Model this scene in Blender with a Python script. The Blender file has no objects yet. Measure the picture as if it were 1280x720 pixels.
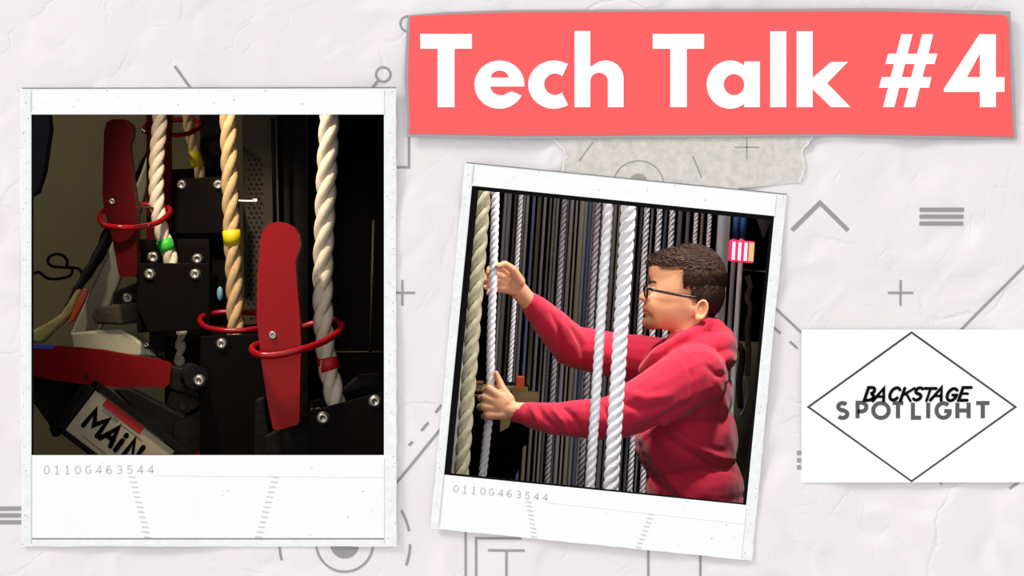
import bpy, bmesh, math, random
import numpy as np
from mathutils import Vector, Matrix

random.seed(7)
PI = math.pi
SC = bpy.context.scene
COL = SC.collection
S = 0.00185          # metres per photo pixel on the paper wall
D = 4.5              # camera distance from the wall
ZC = 1.6             # camera height

def K(d): return (D + d) / D
def P(px, py, d=0.0):
    k = K(d) * S
    return Vector(((px - 640) * k, d, ZC - (py - 360) * k))
def L(n, d=0.0): return n * S * K(d)

# ------------------------------------------------------------------ materials
def lin(c):
    return tuple(((x / 255) / 12.92 if x / 255 <= .04045 else ((x / 255 + .055) / 1.055) ** 2.4) for x in c)
def mat(name, rgb, rough=.6, metal=0, noise=None, bump=None, emit=None, spec=.5, sheen=0):
    """rgb in sRGB 0-255; noise=(scale, amount, second rgb); bump=(scale, strength, distance)"""
    m = bpy.data.materials.new(name); m.use_nodes = True
    nt = m.node_tree; b = nt.nodes['Principled BSDF']
    c = lin(rgb) + (1,)
    b.inputs['Base Color'].default_value = c
    b.inputs['Roughness'].default_value = rough
    b.inputs['Metallic'].default_value = metal
    b.inputs['Specular IOR Level'].default_value = spec
    if sheen: b.inputs['Sheen Weight'].default_value = sheen
    tc = nt.nodes.new('ShaderNodeTexCoord')
    if noise:
        n = nt.nodes.new('ShaderNodeTexNoise'); n.inputs['Scale'].default_value = noise[0]
        n.inputs['Detail'].default_value = 5
        r = nt.nodes.new('ShaderNodeMapRange')
        r.inputs['From Min'].default_value = .35; r.inputs['From Max'].default_value = .68
        r.inputs['To Min'].default_value = 0; r.inputs['To Max'].default_value = noise[1]
        mx = nt.nodes.new('ShaderNodeMix'); mx.data_type = 'RGBA'
        mx.inputs[6].default_value = c; mx.inputs[7].default_value = lin(noise[2]) + (1,)
        nt.links.new(tc.outputs['Object'], n.inputs['Vector'])
        nt.links.new(n.outputs['Fac'], r.inputs['Value'])
        nt.links.new(r.outputs['Result'], mx.inputs[0])
        nt.links.new(mx.outputs[2], b.inputs['Base Color'])
    if bump:
        n = nt.nodes.new('ShaderNodeTexNoise'); n.inputs['Scale'].default_value = bump[0]
        n.inputs['Detail'].default_value = 4
        bp = nt.nodes.new('ShaderNodeBump'); bp.inputs['Strength'].default_value = bump[1]
        bp.inputs['Distance'].default_value = bump[2]
        nt.links.new(tc.outputs['Object'], n.inputs['Vector'])
        nt.links.new(n.outputs['Fac'], bp.inputs['Height'])
        nt.links.new(bp.outputs['Normal'], b.inputs['Normal'])
    if emit:
        b.inputs['Emission Color'].default_value = lin(emit[0]) + (1,)
        b.inputs['Emission Strength'].default_value = emit[1]
    return m

M = {}
M['paper'] = mat('crumpled_paper', (233, 227, 228), .95, noise=(2.2, .5, (229, 223, 226)), bump=(38, .16, .004), spec=.1)
def crease_bump(m):
    nt = m.node_tree; b = nt.nodes['Principled BSDF']; prev = b.inputs['Normal'].links[0].from_socket
    N = nt.nodes.new; tc = N('ShaderNodeTexCoord'); nz = N('ShaderNodeTexNoise'); nz.inputs['Scale'].default_value = 5; nz.inputs['Detail'].default_value = 5
    ad = N('ShaderNodeVectorMath'); ad.operation = 'MULTIPLY_ADD'; ad.inputs[1].default_value = (.16, .16, .16)
    nt.links.new(tc.outputs['Object'], nz.inputs['Vector']); nt.links.new(nz.outputs['Color'], ad.inputs[0]); nt.links.new(tc.outputs['Object'], ad.inputs[2])
    for sc_, amp, th in ((4.2, 1, .030), (9.5, .45, .05)):
        vo = N('ShaderNodeTexVoronoi'); vo.feature = 'DISTANCE_TO_EDGE'; vo.inputs['Scale'].default_value = sc_
        mr = N('ShaderNodeMapRange'); mr.interpolation_type = 'SMOOTHSTEP'; mr.inputs['From Min'].default_value = 0; mr.inputs['From Max'].default_value = th
        n2 = N('ShaderNodeTexNoise'); n2.inputs['Scale'].default_value = sc_ * 1.3; r2 = N('ShaderNodeMapRange'); r2.inputs['From Min'].default_value = .5; r2.inputs['From Max'].default_value = .66
        bp = N('ShaderNodeBump'); bp.inputs['Distance'].default_value = .004 * amp
        mu = N('ShaderNodeMath'); mu.operation = 'MULTIPLY'; mu.inputs[1].default_value = .42
        nt.links.new(ad.outputs[0], vo.inputs['Vector']); nt.links.new(vo.outputs['Distance'], mr.inputs['Value']); nt.links.new(tc.outputs['Object'], n2.inputs['Vector'])
        nt.links.new(n2.outputs['Fac'], r2.inputs['Value']); nt.links.new(r2.outputs['Result'], mu.inputs[0]); nt.links.new(mu.outputs[0], bp.inputs['Strength'])
        nt.links.new(mr.outputs['Result'], bp.inputs['Height']); nt.links.new(prev, bp.inputs['Normal']); prev = bp.outputs['Normal']
    nt.links.new(prev, b.inputs['Normal'])
crease_bump(M['paper'])
M['ink'] = mat('grey_ink', (154, 152, 152), .9, spec=.1)
M['white'] = mat('white_card', (243, 243, 243), .9, noise=(9, .5, (240, 240, 241)), bump=(40, .06, .002), spec=.1)
M['edge'] = mat('worn_card_edge', (239, 240, 240), .9, noise=(60, .6, (224, 224, 224)), bump=(60, .12, .002), spec=.1)
M['speck'] = mat('dirt_speck', (140, 140, 140), .95, spec=.05)
M['pale'] = mat('pale_crease_ink', (205, 205, 205), .95, spec=.05)
M['code'] = mat('stamped_code_ink', (190, 190, 190), .95, spec=.05)
M['line'] = mat('fold_line_ink', (128, 128, 128), .95, spec=.05)
M['blackcard'] = mat('black_card', (6, 6, 6), .8, spec=.1)
M['coral'] = mat('coral_paint', (250, 98, 98), .85, spec=.08)
M['greyborder'] = mat('grey_border', (163, 161, 161), .9, spec=.1)
M['letter'] = mat('white_letter', (250, 250, 250), .9, spec=.1)
M['cardwhite'] = mat('smooth_white_card', (250, 250, 250), .9, spec=.1)
M['charcoal'] = mat('charcoal_ink', (78, 78, 78), .9, spec=.1)
M['spot'] = mat('dark_grey_ink', (92, 92, 92), .9, spec=.1)
M['black_ink'] = mat('black_ink', (8, 8, 8), .9, spec=.1)
M['tape'] = mat('torn_tape', (217, 211, 203), .9, noise=(70, .8, (192, 188, 184)), bump=(60, .2, .003), spec=.1)
M['tapedge'] = mat('torn_tape_edge', (226, 224, 220), .95, spec=.1)
M['bay'] = mat('black_bay_paint', (7, 6, 7), .95, spec=.05)
M['bayfloor'] = mat('olive_stage_floor', (128, 120, 94), .85, noise=(3, .5, (108, 100, 80)), spec=.2)
M['rope'] = mat('white_rope', (242, 228, 204), .9, noise=(90, .5, (215, 192, 158)), bump=(260, .3, .002), spec=.15)
M['rope_cream'] = mat('cream_rope', (222, 190, 140), .9, noise=(90, .5, (190, 155, 110)), bump=(260, .3, .002), spec=.15)
M['rope_old'] = mat('old_yellow_rope', (236, 230, 196), .9, noise=(60, .7, (204, 196, 156)), bump=(200, .3, .002), spec=.15)
M['rope_white'] = mat('bright_white_rope', (244, 244, 248), .85, bump=(300, .25, .002), spec=.2)
M['rope_grey'] = mat('grey_rope', (150, 146, 150), .9, noise=(80, .4, (90, 88, 92)), spec=.15)
M['rope_mid'] = mat('mid_white_rope', (215, 215, 218), .9, spec=.15)
M['rod_dim'] = mat('dim_grey_line', (128, 122, 124), .7, spec=.2)
M['rod_olive'] = mat('olive_line', (136, 128, 112), .7, spec=.2)
M['rod_blue'] = mat('blue_line', (45, 92, 150), .6, spec=.3)
M['rod_navy'] = mat('navy_line', (84, 90, 116), .6, spec=.3)
M['steelpost'] = mat('grey_steel_post', (196, 196, 196), .6, noise=(20, .4, (160, 162, 162)))
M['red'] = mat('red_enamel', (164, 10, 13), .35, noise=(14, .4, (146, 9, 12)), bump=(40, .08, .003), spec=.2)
M['redmid'] = mat('worn_red_enamel', (128, 7, 9), .45, noise=(14, .5, (104, 6, 8)), spec=.12)  # middle red, for the thrown lever
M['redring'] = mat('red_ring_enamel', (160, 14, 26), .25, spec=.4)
M['redold'] = mat('dark_red_enamel', (76, 3, 5), .45, noise=(14, .4, (62, 3, 4)), spec=.12)  # darkest red, for the two rear levers
M['housing'] = mat('black_housing', (13, 8, 7), .6, noise=(12, .4, (18, 12, 10)), spec=.07)
M['cast'] = mat('dusty_casting', (74, 66, 56), .8, noise=(18, .8, (40, 35, 32)), bump=(30, .6, .01), spec=.2)
M['castblack'] = mat('oily_black_casting', (30, 26, 24), .6, noise=(18, .6, (14, 12, 12)), bump=(30, .5, .008), spec=.15)
M['bolt'] = mat('zinc_bolt', (196, 188, 176), .35, metal=.85)
M['chrome'] = mat('bright_chrome', (235, 230, 225), .15, metal=1)
M['rail'] = mat('aluminium_rail', (215, 210, 180), .5, metal=.3, noise=(15, .5, (180, 176, 148)))
M['cream'] = mat('cream_cloth', (186, 172, 112), .9, noise=(25, .6, (150, 138, 84)), bump=(40, .5, .006))
M['orange'] = mat('orange_plastic', (214, 84, 44), .6)
M['orange2'] = mat('orange_cap_plastic', (226, 92, 40), .6)
M['bluetape'] = mat('blue_tape', (60, 80, 210), .5)
M['navy'] = mat('navy_curtain', (6, 12, 34), .95)
M['tgreen'] = mat('green_tape', (60, 200, 60), .5)
M['tyellow'] = mat('yellow_tape', (240, 220, 20), .5)
M['tred'] = mat('red_tape', (220, 30, 40), .5)
M['perf'] = mat('perforated_steel', (62, 54, 38), .6, metal=.3)
M['perfhole'] = mat('dark_slot', (14, 12, 10), .9)
M['plate'] = mat('cream_name_plate', (206, 192, 160), .6, noise=(20, .3, (180, 166, 136)))
M['redsticker'] = mat('red_sticker', (205, 30, 34), .5)
M['cyan'] = mat('pale_blue_cap', (120, 180, 200), .4)
M['brass'] = mat('dull_brass', (140, 122, 76), .5, metal=.4, noise=(20, .5, (100, 88, 56)))
M['brown'] = mat('brown_wood', (120, 78, 52), .6, noise=(20, .5, (80, 50, 34)))
M['pants'] = mat('dark_denim', (34, 40, 58), .9, bump=(200, .2, .002))
M['shoe'] = mat('black_shoe', (20, 20, 20), .5)
M['glasses'] = mat('black_spectacle_frame', (16, 12, 12), .3)
M['hair'] = mat('brown_hair', (60, 40, 30), .6, noise=(60, .7, (92, 66, 50)), spec=.35)
M['eye'] = mat('eye_white', (220, 215, 210), .2)
M['iris'] = mat('dark_iris', (40, 26, 18), .2)
M['glass'] = mat('clear_lens', (255, 255, 255), .02)
M['glass'].node_tree.nodes['Principled BSDF'].inputs['Transmission Weight'].default_value = 1
M['glass'].node_tree.nodes['Principled BSDF'].inputs['IOR'].default_value = 1.02
M['exitred'] = mat('lit_red_panel', (200, 30, 70), .5, emit=((235, 40, 90), 1.0))
M['exitwhite'] = mat('lit_pink_stroke', (255, 230, 235), .5, emit=((255, 215, 225), 1.2))
M['exityel'] = mat('lit_yellow_panel', (210, 205, 150), .5, emit=((205, 190, 125), .7))
M['greyfloor'] = mat('grey_green_floor', (120, 114, 84), .9, noise=(6, .5, (90, 84, 60)))

# ------------------------------------------------------------------ object helpers
def kids_link(o, parent):
    if parent is not None:
        o.parent = parent
        o.matrix_parent_inverse = Matrix.Translation(parent.location).inverted() if parent.type == 'EMPTY' else Matrix.Identity(4)
def mk(name, verts, faces, m, parent=None, smooth=False):
    me = bpy.data.meshes.new(name)
    me.from_pydata([tuple(v) for v in verts], [], faces)
    me.materials.append(m); me.update()
    if smooth: me.polygons.foreach_set('use_smooth', [True] * len(me.polygons))
    o = bpy.data.objects.new(name, me); COL.objects.link(o)
    kids_link(o, parent)
    return o
def tag(o, label=None, cat=None, group=None, kind=None):
    if label: o['label'] = label
    if cat: o['category'] = cat
    if group: o['group'] = group
    if kind: o['kind'] = kind
    return o
def thing(name, loc, label, cat, group=None):
    o = bpy.data.objects.new(name, None); COL.objects.link(o)
    o.location = loc; o.empty_display_size = .05
    return tag(o, label, cat, group)
def bevel(o, w, seg=2):
    b = o.modifiers.new('bevel', 'BEVEL'); b.width = w; b.segments = seg; b.limit_method = 'ANGLE'; b.angle_limit = .6
    return o

class MB:
    def __init__(s): s.v = []; s.f = []
    def add(s, v, f):
        n = len(s.v); s.v += [Vector(x) for x in v]; s.f += [tuple(i + n for i in q) for q in f]; return s
    def tube(s, pts, r, seg=10, closed=False):
        pts = [Vector(p) for p in pts]; n = len(pts)
        rr = r if isinstance(r, (list, tuple)) else [r] * n
        v = []; f = []; up = None
        for i in range(n):
            a = pts[(i - 1) % n] if (closed or i) else pts[i]; b = pts[(i + 1) % n] if (closed or i < n - 1) else pts[i]
            t = (b - a).normalized()
            if up is None:
                up = Vector((0, 1, 0)) if abs(t.y) < .9 else Vector((1, 0, 0))
            up = (up - t * up.dot(t)).normalized(); w = t.cross(up)
            for j in range(seg):
                q = 2 * PI * j / seg
                v.append(pts[i] + (up * math.cos(q) + w * math.sin(q)) * rr[i])
        m = n if closed else n - 1
        for i in range(m):
            for j in range(seg):
                k = (i + 1) % n
                f.append((i * seg + j, i * seg + (j + 1) % seg, k * seg + (j + 1) % seg, k * seg + j))
        if not closed:
            f.append(tuple(range(seg))[::-1]); f.append(tuple((n - 1) * seg + j for j in range(seg)))
        return s.add(v, f)
    def box(s, lo, hi):
        x0, y0, z0 = lo; x1, y1, z1 = hi
        v = [(x0, y0, z0), (x1, y0, z0), (x1, y1, z0), (x0, y1, z0), (x0, y0, z1), (x1, y0, z1), (x1, y1, z1), (x0, y1, z1)]
        return s.add(v, [(0, 3, 2, 1), (4, 5, 6, 7), (0, 1, 5, 4), (1, 2, 6, 5), (2, 3, 7, 6), (3, 0, 4, 7)])
    def prism(s, pts, d, t):
        """outline in photo pixels, front face at depth d, thickness t"""
        a = [P(x, y, d) for x, y in pts]; b = [p + Vector((0, t, 0)) for p in a]; n = len(a)
        ar = sum(pts[i][0] * pts[(i + 1) % n][1] - pts[(i + 1) % n][0] * pts[i][1] for i in range(n))
        if ar > 0: a = a[::-1]; b = b[::-1]
        f = [tuple(range(n)), tuple(range(n, 2 * n))[::-1]]
        f += [(i, i + n, (i + 1) % n + n, (i + 1) % n) for i in range(n)]
        return s.add(a + b, f)
    def ell(s, c, r, rot=0, seg=20, rings=12, axis='Y'):
        R = Matrix.Rotation(rot, 3, axis); v = []; f = []; c = Vector(c)
        v.append(c + R @ Vector((0, 0, r[2])))
        for i in range(1, rings):
            a = PI * i / rings
            for j in range(seg):
                b = 2 * PI * j / seg
                v.append(c + R @ Vector((r[0] * math.sin(a) * math.cos(b), r[1] * math.sin(a) * math.sin(b), r[2] * math.cos(a))))
        v.append(c + R @ Vector((0, 0, -r[2])))
        for j in range(seg): f.append((0, 1 + j, 1 + (j + 1) % seg))
        for i in range(rings - 2):
            for j in range(seg):
                a = 1 + i * seg
                f.append((a + j, a + seg + j, a + seg + (j + 1) % seg, a + (j + 1) % seg))
        a = 1 + (rings - 2) * seg
        for j in range(seg): f.append((a + j, len(v) - 1, a + (j + 1) % seg))
        return s.add(v, f)
    def cap(s, a, b, ra, rb, seg=14):
        """tapered capsule"""
        a = Vector(a); b = Vector(b); t = (b - a).normalized()
        pts = []; rr = []
        for q in (-85, -60, -35): pts.append(a + t * ra * math.sin(math.radians(q))); rr.append(ra * math.cos(math.radians(q)))
        pts.append(a); rr.append(ra); pts.append(b); rr.append(rb)
        for q in (35, 60, 85): pts.append(b + t * rb * math.sin(math.radians(q))); rr.append(rb * math.cos(math.radians(q)))
        # keep the frame constant along the axis
        up = Vector((0, 1, 0)) if abs(t.y) < .9 else Vector((1, 0, 0))
        up = (up - t * up.dot(t)).normalized(); w = t.cross(up); v = []; f = []; n = len(pts)
        for i in range(n):
            for j in range(seg):
                q = 2 * PI * j / seg; v.append(pts[i] + (up * math.cos(q) + w * math.sin(q)) * rr[i])
        for i in range(n - 1):
            for j in range(seg): f.append((i * seg + j, i * seg + (j + 1) % seg, (i + 1) * seg + (j + 1) % seg, (i + 1) * seg + j))
        f.append(tuple(range(seg))[::-1]); f.append(tuple((n - 1) * seg + j for j in range(seg)))
        return s.add(v, f)
    def build(s, name, m, parent=None, smooth=False): return mk(name, s.v, s.f, m, parent, smooth)

def curve_fill(contours, d, t):
    """verts, faces of a filled shape with holes, contours in photo pixels"""
    cu = bpy.data.curves.new('tmp', 'CURVE'); cu.dimensions = '2D'; cu.fill_mode = 'BOTH'; cu.extrude = .5
    for c in contours:
        sp = cu.splines.new('POLY'); sp.points.add(len(c) - 1); sp.use_cyclic_u = True
        for i, (x, y) in enumerate(c): sp.points[i].co = (x, -y, 0, 1)
    ob = bpy.data.objects.new('tmp', cu)
    me = bpy.data.meshes.new_from_object(ob)
    v = []
    for q in me.vertices:
        p = P(q.co.x, -q.co.y, d)
        if q.co.z < 0: p.y += t
        v.append(p)
    f = [tuple(p.vertices) for p in me.polygons]
    bpy.data.objects.remove(ob); bpy.data.curves.remove(cu); bpy.data.meshes.remove(me)
    return v, f
def fill(name, contours, d, t, m, parent=None):
    v, f = curve_fill(contours, d, t); return mk(name, v, f, m, parent)
def arc(cx, cy, rx, ry, a0, a1, n=24):
    """photo-pixel arc, angles in degrees, 0 = right, 90 = up"""
    return [(cx + rx * math.cos(math.radians(a0 + (a1 - a0) * i / n)), cy - ry * math.sin(math.radians(a0 + (a1 - a0) * i / n))) for i in range(n + 1)]
def remesh(mb, name, m, vox, smooth_it, parent=None, factor=.5):
    me = bpy.data.meshes.new('tmp'); me.from_pydata([tuple(v) for v in mb.v], [], mb.f)
    ob = bpy.data.objects.new('tmp', me); COL.objects.link(ob)
    r = ob.modifiers.new('r', 'REMESH'); r.mode = 'VOXEL'; r.voxel_size = vox; r.use_smooth_shade = True
    if smooth_it:
        q = ob.modifiers.new('s', 'SMOOTH'); q.iterations = smooth_it; q.factor = factor
    dg = bpy.context.evaluated_depsgraph_get(); dg.update()
    out = bpy.data.meshes.new_from_object(ob.evaluated_get(dg))
    bpy.data.objects.remove(ob); out.materials.clear(); out.materials.append(m)
    out.polygons.foreach_set('use_smooth', [True] * len(out.polygons))
    o = bpy.data.objects.new(name, out); COL.objects.link(o); kids_link(o, parent)
    return o

# ------------------------------------------------------------------ strokes (drawn lettering)
def seg_box(mb, a, b, w, d, t, caps=True):
    dx, dy = b[0] - a[0], b[1] - a[1]; l = math.hypot(dx, dy) or 1e-6
    nx, ny = -dy / l * w / 2, dx / l * w / 2
    mb.prism([(a[0] + nx, a[1] + ny), (b[0] + nx, b[1] + ny), (b[0] - nx, b[1] - ny), (a[0] - nx, a[1] - ny)], d, t)
def stroke(mb, pts, w, d, t, round_=True):
    """one mitred strip per polyline, so nothing lies twice in the same plane"""
    pts = [p for k, p in enumerate(pts) if k == 0 or math.hypot(p[0] - pts[k - 1][0], p[1] - pts[k - 1][1]) > 1e-4]
    n = len(pts); closed = n > 3 and math.hypot(pts[0][0] - pts[-1][0], pts[0][1] - pts[-1][1]) < 1e-3
    if closed: pts = pts[:-1]; n -= 1
    hw = [w / 2] * n
    if round_ == 'all' and not closed:
        def ext(p, q, s_): l = math.hypot(p[0] - q[0], p[1] - q[1]); return (p[0] + (p[0] - q[0]) / l * s_, p[1] + (p[1] - q[1]) / l * s_)
        pts = [ext(pts[0], pts[1], w * .45), ext(pts[0], pts[1], w * .25)] + pts + [ext(pts[-1], pts[-2], w * .25), ext(pts[-1], pts[-2], w * .45)]
        hw = [w * .2, w * .42] + hw + [w * .42, w * .2]; n += 4
    v = []
    off = getattr(mb, 'lift', 0); mb.lift = off + .00004; d = d - off
    for k in range(n):
        a = pts[k - 1] if (k or closed) else pts[k]; b = pts[(k + 1) % n] if (k < n - 1 or closed) else pts[k]; c = pts[k]
        d1 = (c[0] - a[0], c[1] - a[1]); d2 = (b[0] - c[0], b[1] - c[1])
        if a is c: d1 = d2
        if b is c: d2 = d1
        l1 = math.hypot(*d1); l2 = math.hypot(*d2); d1 = (d1[0] / l1, d1[1] / l1); d2 = (d2[0] / l2, d2[1] / l2)
        m = (d1[0] + d2[0], d1[1] + d2[1]); lm = math.hypot(*m)
        if lm < .3: m = d1; lm = 1; c_ = 1
        else: c_ = 1 / max(.45, lm / 2)
        nx, ny = -m[1] / lm * hw[k] * c_, m[0] / lm * hw[k] * c_
        for sx in (1, -1):
            p = P(c[0] + nx * sx, c[1] + ny * sx, d); v += [p, p + Vector((0, t + off, 0))]
    f = []
    for k in range(n if closed else n - 1):
        a = k * 4; b = ((k + 1) % n) * 4
        f += [(a, a + 2, b + 2, b), (a + 1, b + 1, b + 3, a + 3), (a, b, b + 1, a + 1), (a + 2, a + 3, b + 3, b + 2)]
    if not closed: f += [(0, 1, 3, 2), ((n - 1) * 4, (n - 1) * 4 + 2, (n - 1) * 4 + 3, (n - 1) * 4 + 1)]
    mb.add(v, f)
def garc(cx, cy, rx, ry, a0, a1, n=12):   # glyph space, y up
    return [(cx + rx * math.cos(math.radians(a0 + (a1 - a0) * i / n)), cy + ry * math.sin(math.radians(a0 + (a1 - a0) * i / n))) for i in range(n + 1)]
def glyph(ch):
    """polylines in a box 0..w x 0..1"""
    g = {
        'S': (.62, [garc(.31, .75, .26, .23, 35, 270, 12) + garc(.31, .26, .28, .24, 90, -145, 12)]),
        'P': (.62, [[(.06, 0), (.06, 1), (.3, 1)] + garc(.3, .72, .28, .28, 90, -90, 10) + [(.06, .44)]]),
        'O': (1.0, [garc(.5, .5, .46, .48, 90, 450, 28)]),
        'T': (.7, [[(0, .98), (.7, .98)], [(.35, .98), (.35, 0)]]),
        'L': (.55, [[(.07, 1), (.07, .03), (.55, .03)]]),
        'I': (.14, [[(.07, 1), (.07, 0)]]),
        'G': (.98, [garc(.5, .5, .45, .47, 45, 335, 22) + [(.91, .46), (.56, .46)]]),
        'H': (.78, [[(.07, 0), (.07, 1)], [(.71, 0), (.71, 1)], [(.07, .5), (.71, .5)]]),
        'B': (.72, [[(.08, 0), (.08, 1), (.35, 1)] + garc(.36, .76, .24, .24, 90, -90, 8) + garc(.38, .26, .3, .26, 90, -90, 8) + [(.08, 0)]]),
        'A': (.8, [[(0, 0), (.45, 1), (.72, 0)], [(.16, .34), (.66, .34)]]),
        'C': (.72, [garc(.42, .5, .36, .48, 40, 320, 14)]),
        'K': (.72, [[(.08, 0), (.08, 1)], [(.7, 1), (.08, .42)], [(.28, .6), (.72, 0)]]),
        'E': (.6, [[(.58, 1), (.07, 1), (.07, 0), (.6, 0)], [(.07, .52), (.5, .52)]]),
        'M': (.95, [[(.06, 0), (.1, 1), (.46, .35), (.84, 1), (.88, 0)]]),
        'i': (.2, [[(.1, .62), (.1, 0)], [(.1, .98), (.1, .9)]]),
        'N': (.75, [[(.08, 0), (.08, 1), (.66, 0), (.66, 1)]]),
        '0': (.6, [garc(.3, .5, .25, .48, 90, 450, 14)]),
        '1': (.6, [[(.12, .8), (.3, 1), (.3, 0)], [(.08, 0), (.52, 0)]]),
        '4': (.6, [[(.45, 0), (.45, 1), (.05, .28), (.58, .28)]]),
        '6': (.6, [garc(.32, .5, .26, .48, 60, 180, 8) + garc(.3, .3, .24, .28, 180, 540, 12)]),
        '3': (.6, [garc(.28, .75, .22, .24, 140, -90, 8) + garc(.28, .26, .25, .25, 90, -140, 8)]),
        '5': (.6, [[(.52, .98), (.12, .98), (.1, .56)] + garc(.28, .32, .25, .3, 110, -140, 10)]),
    }
    return g[ch]

# ------------------------------------------------------------------ crumpled paper height
rng = np.random.RandomState(11)
NC = 900
cx = rng.uniform(-300, 1580, NC); cy = rng.uniform(-250, 970, NC)
cr = 14 + 62 * rng.uniform(0, 1, NC) ** 1.8; ca = rng.uniform(0, PI, NC)
cs = rng.choice([-1, 1], NC) * rng.uniform(.03, .19, NC) * cr * S
cb = rng.uniform(-.25, .25, NC)
def paper_h(px, py):
    px = np.asarray(px, float); py = np.asarray(py, float); h = np.zeros_like(px)
    wx = px + 9 * np.sin(py * .031 + 1) + 5 * np.sin(py * .083); wy = py + 9 * np.sin(px * .027) + 5 * np.sin(px * .09 + 2)
    for i in range(NC):
        dx = wx - cx[i]; dy = wy - cy[i]; r2 = dx * dx + dy * dy
        m = r2 < (3.2 * cr[i]) ** 2
        if not m.any(): continue
        dx = dx[m]; dy = dy[m]
        t = dx * math.sin(ca[i]) - dy * math.cos(ca[i]); u = dx * math.cos(ca[i]) + dy * math.sin(ca[i])
        t = t + cb[i] * u * u / cr[i]
        h[m] += cs[i] * (np.sqrt((t / cr[i]) ** 2 + .0016)) * np.exp(-(u * u / (2 * cr[i] ** 2) + t * t / (2 * (.55 * cr[i]) ** 2)))
    return np.tanh(h / .0055) * .0055
WIN1 = [(39, 143), (480, 143), (480, 569), (39, 569)]
WIN2 = [(590, 232), (968, 270), (933, 634), (555, 593)]
def inside(poly, x, y, grow):
    """inside a convex clockwise pixel polygon grown by some pixels"""
    m = np.ones_like(x, bool); n = len(poly)
    for i in range(n):
        ax, ay = poly[i]; bx, by = poly[(i + 1) % n]; l = math.hypot(bx - ax, by - ay)
        m &= ((bx - ax) * (y - ay) - (by - ay) * (x - ax)) / l > -grow
    return m
def build_paper():
    xs = np.concatenate([np.arange(-760, -60, 50), np.arange(-60, 1341, 3), np.arange(1391, 2100, 50)]).astype(float)
    ys = np.concatenate([np.arange(-390, -60, 50), np.arange(-60, 781, 3), np.arange(831, 1200, 50), [1224]]).astype(float)
    X, Y = np.meshgrid(xs, ys); H = paper_h(X, Y)
    nx = len(xs); vx = (X - 640) * S; vz = ZC - (Y - 360) * S; vy = -H
    co = np.stack([vx, vy, vz], -1).reshape(-1, 3)
    cxm = (X[:-1, :-1] + X[1:, 1:]) / 2; cym = (Y[:-1, :-1] + Y[1:, 1:]) / 2
    keep = ~(inside(WIN1, cxm, cym, 4) | inside(WIN2, cxm, cym, 3))
    jj, ii = np.nonzero(keep); a = jj * nx + ii
    f = np.stack([a, a + nx, a + nx + 1, a + 1], -1)
    used = np.zeros(len(co), bool); used[f.ravel()] = True
    idx = np.cumsum(used) - 1
    o = mk('wall_back', co[used].tolist(), idx[f].tolist(), M['paper'], smooth=True)
    so = o.modifiers.new('solid', 'SOLIDIFY'); so.thickness = .012; so.offset = -1
    tag(o, kind='structure', label='crumpled off-white paper covered wall')
    return o
wall = build_paper()

def ribbon(name, pts, w, closed=False, label=None, m='ink', parent=wall):
    """printed mark that follows the paper surface"""
    dense = []
    pp = pts + ([pts[0]] if closed else [])
    for i in range(len(pp) - 1):
        a, b = pp[i], pp[i + 1]; n = max(1, int(math.hypot(b[0] - a[0], b[1] - a[1]) / 3))
        for k in range(n): dense.append((a[0] + (b[0] - a[0]) * k / n, a[1] + (b[1] - a[1]) * k / n))
    dense.append(pp[-1])
    px = []; n = len(dense)
    for i in range(n):
        a = dense[i - 1] if i else (dense[n - 2] if closed else dense[0]); b = dense[i + 1] if i < n - 1 else (dense[1] if closed else dense[-1])
        a0 = dense[max(i - 1, 0)]
        tx, ty = b[0] - a[0], b[1] - a[1]; l = math.hypot(tx, ty) or 1
        t1 = (dense[i][0] - a0[0], dense[i][1] - a0[1]); l1 = math.hypot(*t1)
        c = 1
        if i and l1 > 0:
            cc = (tx * t1[0] + ty * t1[1]) / (l * l1); c = 1 / max(.5, cc)
        for s in (-w / 2, -w / 6, w / 6, w / 2): px.append((dense[i][0] - ty / l * s * c, dense[i][1] + tx / l * s * c))
    A = np.array(px); H = paper_h(A[:, 0], A[:, 1]) + .0010
    v = [((x - 640) * S, -h, ZC - (y - 360) * S) for (x, y), h in zip(px, H)]
    f = [(i * 4 + j, i * 4 + j + 1, i * 4 + j + 5, i * 4 + j + 4) for i in range(n - 1) for j in range(3)]
    o = mk(name, v, f, M[m], parent)
    if label: o['label'] = label
    return o
def disc(name, cx_, cy_, r, label=None):
    px = [(cx_, cy_)]; f = []
    for k in range(1, 6):
        for j in range(24): px.append((cx_ + r * k / 5 * math.cos(j * PI / 12), cy_ + r * k / 5 * math.sin(j * PI / 12)))
    for j in range(24): f.append((0, 1 + j, 1 + (j + 1) % 24))
    for k in range(4):
        for j in range(24):
            a = 1 + k * 24; f.append((a + j, a + 24 + j, a + 24 + (j + 1) % 24, a + (j + 1) % 24))
    A = np.array(px); H = paper_h(A[:, 0], A[:, 1]) + .0010
    o = mk(name, [((x - 640) * S, -h, ZC - (y - 360) * S) for (x, y), h in zip(px, H)], f, M['ink'], wall)
    if label: o['label'] = label
ribbon('printed_line', [(219, 83), (239, 111)], 3.2)
ribbon('printed_ring', arc(479, 93, 9, 9, 0, 360, 28)[:-1], 2.6, True)
ribbon('printed_line', [(473, 100), (463, 112)], 3)
ribbon('printed_ring', arc(510, 30, 9.5, 9.5, 0, 360, 28)[:-1], 2.4, True)
ribbon('printed_corner', [(511, 168), (511, 209), (490, 209)], 2.8)
def plus(x, y, r=16, w=2.6):
    ribbon('printed_plus', [(x - r, y), (x + r, y)], w); 
    ribbon('printed_plus', [(x, y - r), (x, y + r)], w)
plus(503, 366); plus(1126, 366)
for a, b in (((552, 506), (544, 516)), ((535.5, 528), (526.5, 538.5)), ((515.5, 552), (511, 557))): ribbon('printed_dash', [a, b], 3.2)
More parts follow.
